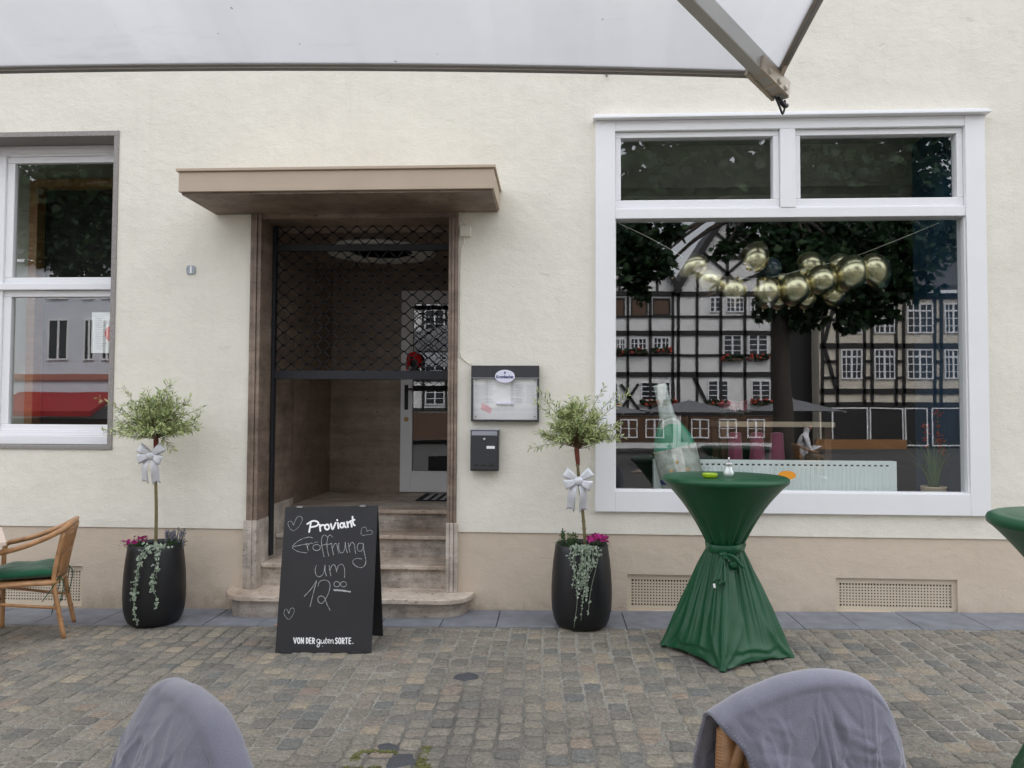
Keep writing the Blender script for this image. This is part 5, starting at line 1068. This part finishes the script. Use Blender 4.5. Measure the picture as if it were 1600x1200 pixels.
# notice in the left window, red ornament on the door handle, mat
R = root('paper_notice', (-3.88, .262, 2.10), 'white paper notice with a red disc in the left window', 'notice')
g = MB(); g.quad((-4.02, .256, 2.075), (-3.79, .256, 2.075), (-3.79, .256, 2.43), (-4.02, .256, 2.43)); pp = g.build('sheet', 'paper', R)
g = MB(); g.poly([(-3.83+.072*cos(2*pi*i/24), .2552, 2.245+.072*sin(2*pi*i/24)) for i in range(24)], (0, -.0006, 0)); g.build('disc', 'red_print', pp)
g = MB()
for i in range(14): g.box(-3.975, -3.92+.02*(i % 3), .2545, .2552, 2.115+i*.020, 2.119+i*.020)
g.build('print', 'grey_print', pp)
R = root('red_ornament', (-1.52, 2.05, 2.09), 'red felt wreath shaped ornament hanging on the white entrance door', 'ornament')
g = MB(); cx, cy, cz = -1.520, 2.055, 2.125
g.grid(lambda u, v: (lambda a, b: (cx+(.062+.026*cos(b))*cos(a), cy+.024*sin(b), cz+(.072+.030*cos(b))*sin(a)+.004*sin(9*a)))(-.75+(pi+1.25)*u, 2*pi*v), 40, 14); g.ell((cx-.005, cy+.005, cz+.055), (.075, .03, .045), None, 16, 10); g.build('felt_ring', 'red_felt', R)
g = MB(); g.ell((cx, cy+.012, cz-.015), (.048, .018, .062), None, 16, 10); g.box(cx-.035, cx+.03, cy, cy+.02, cz-.105, cz-.075); g.build('centre', 'black_iron', R)
g = MB()
g.tube(cr([(cx-.055, cy-.01, cz-.03), (cx-.075, cy-.015, cz-.07), (cx-.07, cy-.01, cz-.10)], 4), [.018]*4+[.012]*4+[.003], 8); g.build('ribbon_end', 'red_felt', R)
R = root('door_mat', (-1.15, 1.65, .70), 'black framed striped doormat lying before the white entrance door', 'doormat')
g = MB(); g.box(-1.37, -.75, 1.36, 2.0, .698, .706); g.build('rubber', 'mat_black', R)
g = MB()
for i, mt in enumerate(('mat_white',)*3):
    x = -1.30+i*.085; g.box(x, x+.042, 1.41, 1.95, .7065, .709)
g.box(-1.05, -.80, 1.41, 1.95, .7065, .709); g.build('stripe', 'grey_print', R)
g = MB(); leafq(g, Vector((-2.09, -.50, gz(-2, -.5)+.01)), Vector((1, .1, .05)), Vector((0, 0, 1)), .075, .03); tag(g.build('fallen_leaf', 'sticker_orange'), 'yellow leaf lying before the chalkboard on the slab strip', 'leaf')

# ------------------------------------------------------------------ the other side of the square (seen mirrored in the panes)
def at(u, v, Y):                                          # point of the far facade plane, Y metres from the shop front
    d = CR*((u-800)/1202)-CU*((v-600)/1202)+CF; t = (Y+6.2)/d.y; return d.x*t, 1.587+d.z*t
class Facade:
    def __init__(s, name, Y, label, group=None):
        s.Y = Y; s.y = .06-Y; s.R = root(name, (at(1100, 640, Y)[0], s.y, -.6), label, 'house', group)
    def p(s, u, v, out=0.0): x, z = at(u, v, s.Y); return Vector((x, s.y+out, z))
    def rect(s, g, u0, u1, v0, v1, o0, o1, mi=0):
        a = s.p(u0, v1); b = s.p(u1, v0); g.box(a.x, b.x, s.y+o0, s.y+o1, a.z, b.z, mi)
    def beam(s, g, u0, v0, u1, v1, w, o=.04, th=.10): g.bar(s.p(u0, v0, o), s.p(u1, v1, o), th, w*.037, up=(0, 1, 0)) if False else g.bar(s.p(u0, v0, o), s.p(u1, v1, o), w*.037, th, up=(0, 1, 0))
    def window(s, u0, u1, v0, v1, nx, nz, frame='white_paint', shut=False, rail=None, pane='window_dark'):
        a = s.p(u0, v1); b = s.p(u1, v0); g = MB(); f = .07; y = s.y
        g.box(a.x, b.x, y-.02, y+.07, b.z-f, b.z); g.box(a.x, b.x, y-.02, y+.09, a.z, a.z+f); g.box(a.x, a.x+f, y-.02, y+.07, a.z+f, b.z-f); g.box(b.x-f, b.x, y-.02, y+.07, a.z+f, b.z-f)
        if not shut:
            for i in range(1, nx): x = a.x+(b.x-a.x)*i/nx; w = .05 if i*2 == nx else .025; g.box(x-w, x+w, y-.01, y+.05, a.z+f, b.z-f)
            for j in range(1, nz): z = a.z+(b.z-a.z)*j/nz; w = .045 if (rail and j == rail) else .02; g.box(a.x+f, b.x-f, y-.01, y+.045, z-w, z+w)
        o = g.build('window', frame, s.R); q = MB()
        q.quad((a.x, y+.012, a.z), (a.x, y+.012, b.z), (b.x, y+.012, b.z), (b.x, y+.012, a.z)); q.build('pane' if not shut else 'shutter', pane if not shut else 'dark_wood', o)
    def flowerbox(s, u0, u1, v0, v1):
        a = s.p(u0, v1); b = s.p(u1, v0); g = MB(); rr = random.Random(int(u0)); g.box(a.x, b.x, s.y+.09, s.y+.28, a.z, a.z+(b.z-a.z)*.4, 0)
        for i in range(40): c = Vector((rr.uniform(a.x, b.x), s.y+rr.uniform(.08, .32), rr.uniform(a.z, b.z))); g.ell(c, (.09, .09, .08), None, 6, 4, 1 if rr.random() < .75 else 2)
        g.build('flower_box', ['dark_wood', 'maple_leaf', 'flower_red'], s.R)
    def gable_roof(s, u0, u1, vE, ua, va, back=9.0):
        g = MB(); A, B, C = s.p(u0-4, vE+4), s.p(ua, va), s.p(u1+4, vE+4); n = Vector((0, -back, 0)); o = Vector((0, .35, 0)); up = Vector((0, 0, .22))
        for p, q in ((A, B), (B, C)): g.poly([p+o, q+o, q+o+up, p+o+up], n-o)
        g.build('roof', 'roof_slate', s.R)
        g = MB()
        for p, q in ((A, B), (B, C)): g.bar(p+Vector((0, .37, .05)), q+Vector((0, .37, .05)), .30, .06, up=(0, 1, 0))
        g.build('bargeboard', 'timber_black', s.R)
def posts(F, g, us, v0, v1, w=4): [F.beam(g, u, v0, u, v1, w) for u in us]
# twin gabled timber house
def twin(label, Y, u0, u1, ua, va, shut, rows, name='timber_house', vE=455, floors=(459, 521, 585, 645), upright=(), braces=(), shop=True):
    F = Facade(name, Y, label); g = MB(); a, b, c, d, e = F.p(u0, 700), F.p(u1, 700), F.p(u1, vE), F.p(ua, va), F.p(u0, vE); g.poly([a, b, c, d, e], (0, -8.5, 0)); g.build('wall', 'panel_white', F.R, fix=True)
    F.gable_roof(u0, u1, vE, ua, va); t = MB()
    for v in floors: F.beam(t, u0, v, u1, v, 7.5)
    for v in (507, 572): F.beam(t, u0, v-12 if v == 507 else v-17, u1, v-12 if v == 507 else v-17, 3.5)
    posts(F, t, upright, 455, 645, 4)
    h = vE-va; hw = (u1-u0)/2
    for k in range(1, 4):                                 # crossed lattice in the gable
        f = k/4; F.beam(t, u0+hw*f*1.0, vE-h*f, u0+hw*f+hw*.95*(1-f*.2), vE-2 if f < .6 else vE-h*.3, 4); F.beam(t, u1-hw*f, vE-h*f, u1-hw*f-hw*.95*(1-f*.2), vE-2 if f < .6 else vE-h*.3, 4)
    F.beam(t, u0+hw*.45, vE-h*.42, u1-hw*.45, vE-h*.42, 5); F.beam(t, ua, vE, ua, va+12, 4)
    for k in (.2, .4, .6, .8): F.beam(t, u0+(u1-u0)*k, vE, u0+(u1-u0)*k, vE-h*.18, 3.5)
    for q in braces: F.beam(t, *q)
    t.build('timber_frame', 'timber_black', F.R)
    for w in rows: F.window(*w[:6], **(w[6] if len(w) > 6 else {}))
    for u in [(w[0], w[1], w[3]) for w in rows if w[2] > 520]: F.flowerbox(u[0]-1, u[1]+1, u[2]-1, u[2]+7)
    q = MB(); F.rect(q, u0+6, u1-6, 650, 690, -.2, .03); q.build('shopfront', 'dark_wood', F.R)
    n = 3
    for i in range(n): u = u0+14+(u1-u0-28)*(i+.5)/n; F.window(u-14, u+14, 655, 684, 2, 2, frame='white_paint')
    return F
S_ = {'shut': True, 'frame': 'timber_black'}
twin('black and white timber house with steep gable, left of its twin across the square', 38.0, 908, 1057, 984, 318, 0,
     [(960, 976, 466, 496, 2, 2, S_), (986, 1012, 466, 495, 2, 2, S_), (1020, 1047, 466, 493, 2, 2, S_), (930, 950, 528, 547, 4, 2), (959, 977, 529, 547, 4, 2), (985, 1011, 528, 546, 4, 2), (1020, 1046, 527, 545, 4, 2), (1002, 1029, 597, 626, 2, 4), (1038, 1064-8, 597, 626, 2, 4), (935, 966, 598, 627, 2, 4)],
     upright=(920, 955, 981, 1016, 1051), braces=((970, 600, 998, 640, 4), (998, 600, 970, 640, 4)))
twin('black and white timber house with steep gable, nearest the trunk across the square', 38.02, 1058, 1216, 1137, 331, 0,
     [(1109, 1126, 464, 488, 2, 3), (1134, 1163, 464, 488, 4, 3), (1172, 1200, 464, 488, 4, 3), (1130, 1159, 524, 556, 2, 4), (1169, 1199, 523, 555, 2, 4), (1106, 1138, 594, 626, 2, 4), (1174, 1203, 594, 625, 2, 4)],
     upright=(1060, 1089, 1126, 1164, 1206), braces=((1084, 590, 1112, 645, 5),))
F = Facade('timber_house', 37.0, 'cream and black timber house with white windows on the right across the square'); g = MB()
F.rect(g, 1281, 2300, 455, 700, -9, 0); g.build('wall', 'panel_cream', F.R); t = MB()
for v, w in ((463, 8), (541, 8), (611, 8), (632, 7)): F.beam(t, 1281, v, 2300, v, w)
for u in (1285, 1308, 1350, 1362, 1400, 1412, 1460, 1470, 1506, 1520, 1560, 1574, 1622, 1690, 1704, 1760, 1830, 1845, 1910, 2000, 2100, 2200): F.beam(t, u, 460, u, 634, 3.8)
for v in (500, 565, 590): 
    for a, b in ((1285, 1308), (1350, 1362), (1400, 1412), (1460, 1470), (1506, 1520)): F.beam(t, a, v, b, v, 4)
F.beam(t, 1287, 541, 1306, 608, 5); F.beam(t, 1306, 465, 1287, 538, 5); t.build('timber_frame', 'timber_black', F.R)
for a, b in ((1314, 1346), (1366, 1398), (1417, 1457), (1475, 1503), (1525, 1556), (1580, 1616), (1640, 1680), (1712, 1752), (1774, 1820), (1856, 1900), (1930, 1985)):
    F.window(a, b, 474, 521, 4, 4, rail=3); F.window(a, b, 546, 592, 4, 4, rail=3)
q = MB(); F.rect(q, 1284, 2295, 634, 700, -.1, .02); q.build('shopfront', 'timber_black', F.R)
q = MB(); F.rect(q, 1262, 1400, 686, 716, 1.0, 1.3); q.build('terrace_screen', 'warm_wood', F.R)
for a, b in ((1300, 1355), (1358, 1411), (1414, 1448), (1455, 1500), (1515, 1570), (1590, 1650), (1680, 1740), (1770, 1840), (1880, 1950)): F.window(a, b, 637, 697, 1, 1, pane='warm_wood' if int(a) % 2 == 0 else 'dark_wood')
r = MB(); A, B = F.p(1275, 455), F.p(2310, 455); r.poly([A+Vector((0, .5, 0)), B+Vector((0, .5, 0)), B+Vector((0, -5, 5.5)), A+Vector((0, -5, 5.5))], (0, 0, .25)); r.build('roof', 'roof_slate', F.R)
q = MB(); F.rect(q, 1217, 1280, 440, 700, -9, -1.2); q.build('side_and_dark_gap', 'timber_black', F.R)  # dark timbered side, widened in black to stand for the gap's shade
# pale house with red awning (in the side window)
F = Facade('pale_house', 30.0, 'pale grey plastered house with a red awning on the left across the square'); g = MB(); F.rect(g, -420, 205, 405, 700, -9, 0); g.build('wall', 'facade_grey', F.R)
for a, b in ((-330, -290), (-260, -220), (-150, -115), (-80, -45), (-20, 15), (66, 100), (122, 141), (151, 170), (180, 199)): F.window(a, b, 497, 562, 2, 1, frame='panel_white'); F.window(a, b, 425, 466, 2, 2, frame='panel_white')
q = MB(); F.rect(q, -420, 205, 584, 592, 0, .12); q.build('band', 'terracotta_band', F.R); q = MB(); F.rect(q, -420, 205, 655, 700, -.1, .03); q.build('shopfront', 'dark_wood', F.R)
r = MB(); A, B = F.p(-430, 405), F.p(212, 405); r.poly([A+Vector((0, .5, 0)), B+Vector((0, .5, 0)), B+Vector((0, -4.5, 5)), A+Vector((0, -4.5, 5))], (0, 0, .25)); r.build('roof', 'roof_slate', F.R)
q = MB(); A, B = F.p(20, 612), F.p(180, 612); q.poly([A+Vector((0, .05, 0)), A+Vector((0, 2.4, -.95)), A+Vector((0, 2.4, -1.2)), A+Vector((0, .05, -.06))], B-A); q.build('awning', 'red_canvas', F.R, fix=True)
# two plain houses that close the row
for u0, u1, lb_, mt, vt in ((215, 520, 'plain cream house in the row across the square, beside the pale grey one', 'panel_cream', 440), (524, 880, 'plain white timber house in the middle of the row across the square', 'panel_white', 420)):
    F = Facade('row_house', 40.0, lb_); g = MB(); F.rect(g, u0, u1, vt, 690, -9, 0); g.build('wall', mt, F.R); t = MB()
    for v in (vt+3, 520, 588, 640): F.beam(t, u0, v, u1, v, 6)
    k = 9
    for i in range(k+1): u = u0+(u1-u0)*i/k; F.beam(t, u, vt, u, 640, 4)
    t.build('timber_frame', 'timber_black', F.R)
    for i in range(1, k, 2):
        u = u0+(u1-u0)*i/k
        for v0, v1 in ((540, 575), (470, 505), (600, 632)): F.window(u+3, u+(u1-u0)/k-3, v0, v1, 2, 3)
    q = MB(); F.rect(q, u0+4, u1-4, 646, 690, -.1, .03); q.build('shopfront', 'dark_wood', F.R)
    r = MB(); A, B = F.p(u0-3, vt), F.p(u1+3, vt); r.poly([A+Vector((0, .5, 0)), B+Vector((0, .5, 0)), B+Vector((0, -4.5, 5)), A+Vector((0, -4.5, 5))], (0, 0, .25)); r.build('roof', 'roof_slate', F.R)
# trees on the square
def square_tree(Y, ux, clumps, label, seed, trunk_r=.30, top=7.0):
    y = .06-Y; x0 = at(ux, 640, Y)[0]; z0 = gz(x0, y); R = root('maple_tree', (x0, y, z0), label, 'tree', 'trees on the square'); rr = random.Random(seed)
    T = MB(); T.tube(cr([(x0, y, z0-.1), (x0+.03, y, 1.5), (x0-.03, y, 3.2), (x0+.1, y-.1, top+1.5)], 5), [trunk_r*(1.25-.5*i/15) for i in range(16)], 12)
    L = MB(); star = [(0, 0), (.30, -.02), (.5, .28), (.34, .40), (.42, .78), (.16, .66), (0, 1.0), (-.16, .66), (-.42, .78), (-.34, .40), (-.5, .28), (-.30, -.02)]
    for (u, v, ru, rv, dz, n) in clumps:
        cx, cz = at(u, v, Y); k = (Y+6.2)/1202; rx, rz_ = ru*k, rv*k; c = Vector((cx, y+dz, cz)); ry = (rx+rz_)*.5
        T.tube(cr([(x0, y, top), ((x0+cx)/2, y+dz*.5, (top+cz)/2+.5), c], 4), [.10*(1-.8*i/8) for i in range(9)], 6)
        for i in range(n):
            d = Vector((rr.gauss(0, 1), rr.gauss(0, 1), rr.gauss(0, 1))).normalized()*(rr.random()**.4); p = c+Vector((d.x*rx, d.y*ry, d.z*rz_))
            s = rr.uniform(.13, .24)*(1.45 if v < 300 else 1.0); nm = Vector((rr.gauss(0, .7), rr.gauss(0, .7)+.3, rr.gauss(.6, .6))).normalized(); dn = Vector((rr.gauss(0, .6), rr.gauss(0, .6), -1)); dn = (dn-nm*dn.dot(nm)).normalized(); sd = dn.cross(nm)
            L.add([p+sd*(a*s)+dn*(b*s)+nm*(-.12*s*abs(a)) for a, b in star], [tuple(range(12))])
    T.build('trunk', 'tree_bark', R); L.build('crown', 'maple_leaf', R)
square_tree(14.0, 1222, [(985, 378, 45, 36, 0, 420), (1020, 412, 34, 30, .3, 260), (985, 425, 30, 26, .2, 200), (1045, 358, 30, 22, 0, 140), (1000, 455, 18, 18, 0, 60), (1128, 392, 20, 18, .2, 60), (1148, 372, 14, 26, 0, 60),
  (1215, 385, 55, 50, 0, 650), (1260, 430, 70, 55, .5, 800), (1345, 440, 75, 50, 0, 850), (1410, 395, 60, 60, 0, 700), (1310, 365, 100, 40, -.5, 900), (1465, 370, 40, 50, 0, 300), (1325, 500, 24, 24, .3, 120), (1190, 480, 14, 24, 0, 60), (1250, 490, 40, 30, 0, 260), (1430, 455, 40, 20, 0, 130), (1365, 485, 40, 20, 0, 180),
  (1000, 285, 80, 60, -.6, 750), (1100, 270, 80, 55, -.8, 750), (1200, 285, 80, 60, -.6, 800), (1310, 275, 80, 60, -.6, 800), (1410, 285, 80, 60, -.6, 800), (1500, 300, 50, 60, -.4, 350), (1080, 190, 110, 50, -1, 800), (1250, 170, 130, 60, -1, 1100), (1420, 190, 110, 60, -1, 800)], 'broad maple tree on the square, its dark crown mirrored in the shop window', 31, .24)
square_tree(13.5, 215, [(50, 300, 50, 60, 0, 500), (90, 300, 60, 60, .3, 500), (70, 380, 45, 40, .2, 350), (20, 330, 50, 60, 0, 400), (110, 340, 55, 50, 0, 650), (150, 395, 34, 40, .3, 350), (85, 375, 40, 40, 0, 350), (105, 420, 26, 18, .2, 120), (140, 300, 70, 40, -.4, 500), (60, 320, 40, 40, 0, 300), (165, 345, 30, 40, 0, 250), (200, 300, 80, 70, -.6, 700), (290, 330, 80, 70, 0, 700), (380, 300, 80, 70, 0, 600), (250, 230, 120, 70, -.5, 900), (100, 240, 90, 50, -.8, 600)], 'maple tree on the square, its crown mirrored in the side window', 32, .26)
# seated guest near the tree
def person(loc, label):
    R = root('person', loc, label, 'person'); J = [((0, 0, .50), .13), ((-.02, 0, .66), .14), ((.02, 0, .86), .155), ((.05, 0, 1.01), .11), ((.07, 0, 1.09), .055), ((.10, 0, 1.17), .085), ((.11, 0, 1.27), .09), ((.115, 0, 1.33), .05)]
    E_ = [(i, i+1) for i in range(len(J)-1)]
    for s in (-1, 1):
        k = len(J); J += [((.03, s*.10, .49), .10), ((.24, s*.11, .50), .085), ((.44, s*.12, .50), .062), ((.44, s*.12, .28), .052), ((.40, s*.12, .06), .036), ((.47, s*.12, .03), .035), ((.56, s*.13, .02), .025)]; E_ += [(0, k)]+[(k+i, k+i+1) for i in range(6)]
        k = len(J); J += [((.03, s*.19, .97), .062), ((.06, s*.24, .82), .048), ((.10, s*.25, .70), .042), ((.24, s*.20, .74), .034), ((.34, s*.15, .78), .026), ((.40, s*.13, .79), .020)]; E_ += [(3, k)]+[(k+i, k+i+1) for i in range(5)]
    me = bpy.data.meshes.new('body'); me.from_pydata([p for p, r in J], E_, []); o = bpy.data.objects.new('body', me); COL.objects.link(o); o.parent = R
    o.modifiers.new('skin', 'SKIN')
    for i, (p, r) in enumerate(J): me.skin_vertices[0].data[i].radius = (r, r)
    me.skin_vertices[0].data[0].use_root = True
    m = o.modifiers.new('s', 'SUBSURF'); m.levels = m.render_levels = 2; me.materials.append(MATS['shirt_white'])
    OFF[o.name] = Vector(loc); q = Vector(loc)
    g = MB(); g.ell(q+Vector((.115, 0, 1.25)), (.098, .078, .125), None, 18, 12, fn=lambda p, t, a: p+Vector((.018 if (abs(t-1.65) < .25 and p.x > .07 and abs(p.y) < .03) else 0, 0, 0)))
    for s in (-1, 1): g.ell(q+Vector((.11, s*.08, 1.25)), (.02, .012, .03), None, 8, 6); g.ell(q+Vector((.41, s*.125, .79)), (.055, .035, .02), None, 10, 6)
    g.build('head_and_hands', 'skin', R)
    g = MB(); g.ell(q+Vector((.095, 0, 1.30)), (.10, .085, .10), None, 16, 10); g.build('hair', 'hair', R)
    g = MB()
    for s in (-1, 1): g.tube([q+Vector(p) for p in ((.0, s*.08, .50), (.24, s*.11, .50), (.44, s*.12, .505), (.46, s*.12, .45), (.44, s*.12, .28), (.41, s*.12, .08))], [.12, .095, .075, .07, .065, .06], 12)
    g.build('trousers', 'trousers', R)
    return R
px_ = at(1255, 670, 13)[0]; person((px_, -13.0, gz(px_, -13)-.02), 'seated guest in a white shirt on the square, mirrored in the shop window')
c2 = copy_tree(CH); c2['label'] = 'tan rattan armchair on the square under the seated guest'; c2['group'] = 'rattan armchairs'; CH['group'] = 'rattan armchairs'; place(c2, (px_+.05, -13.0, gz(px_, -13)), -pi/2)
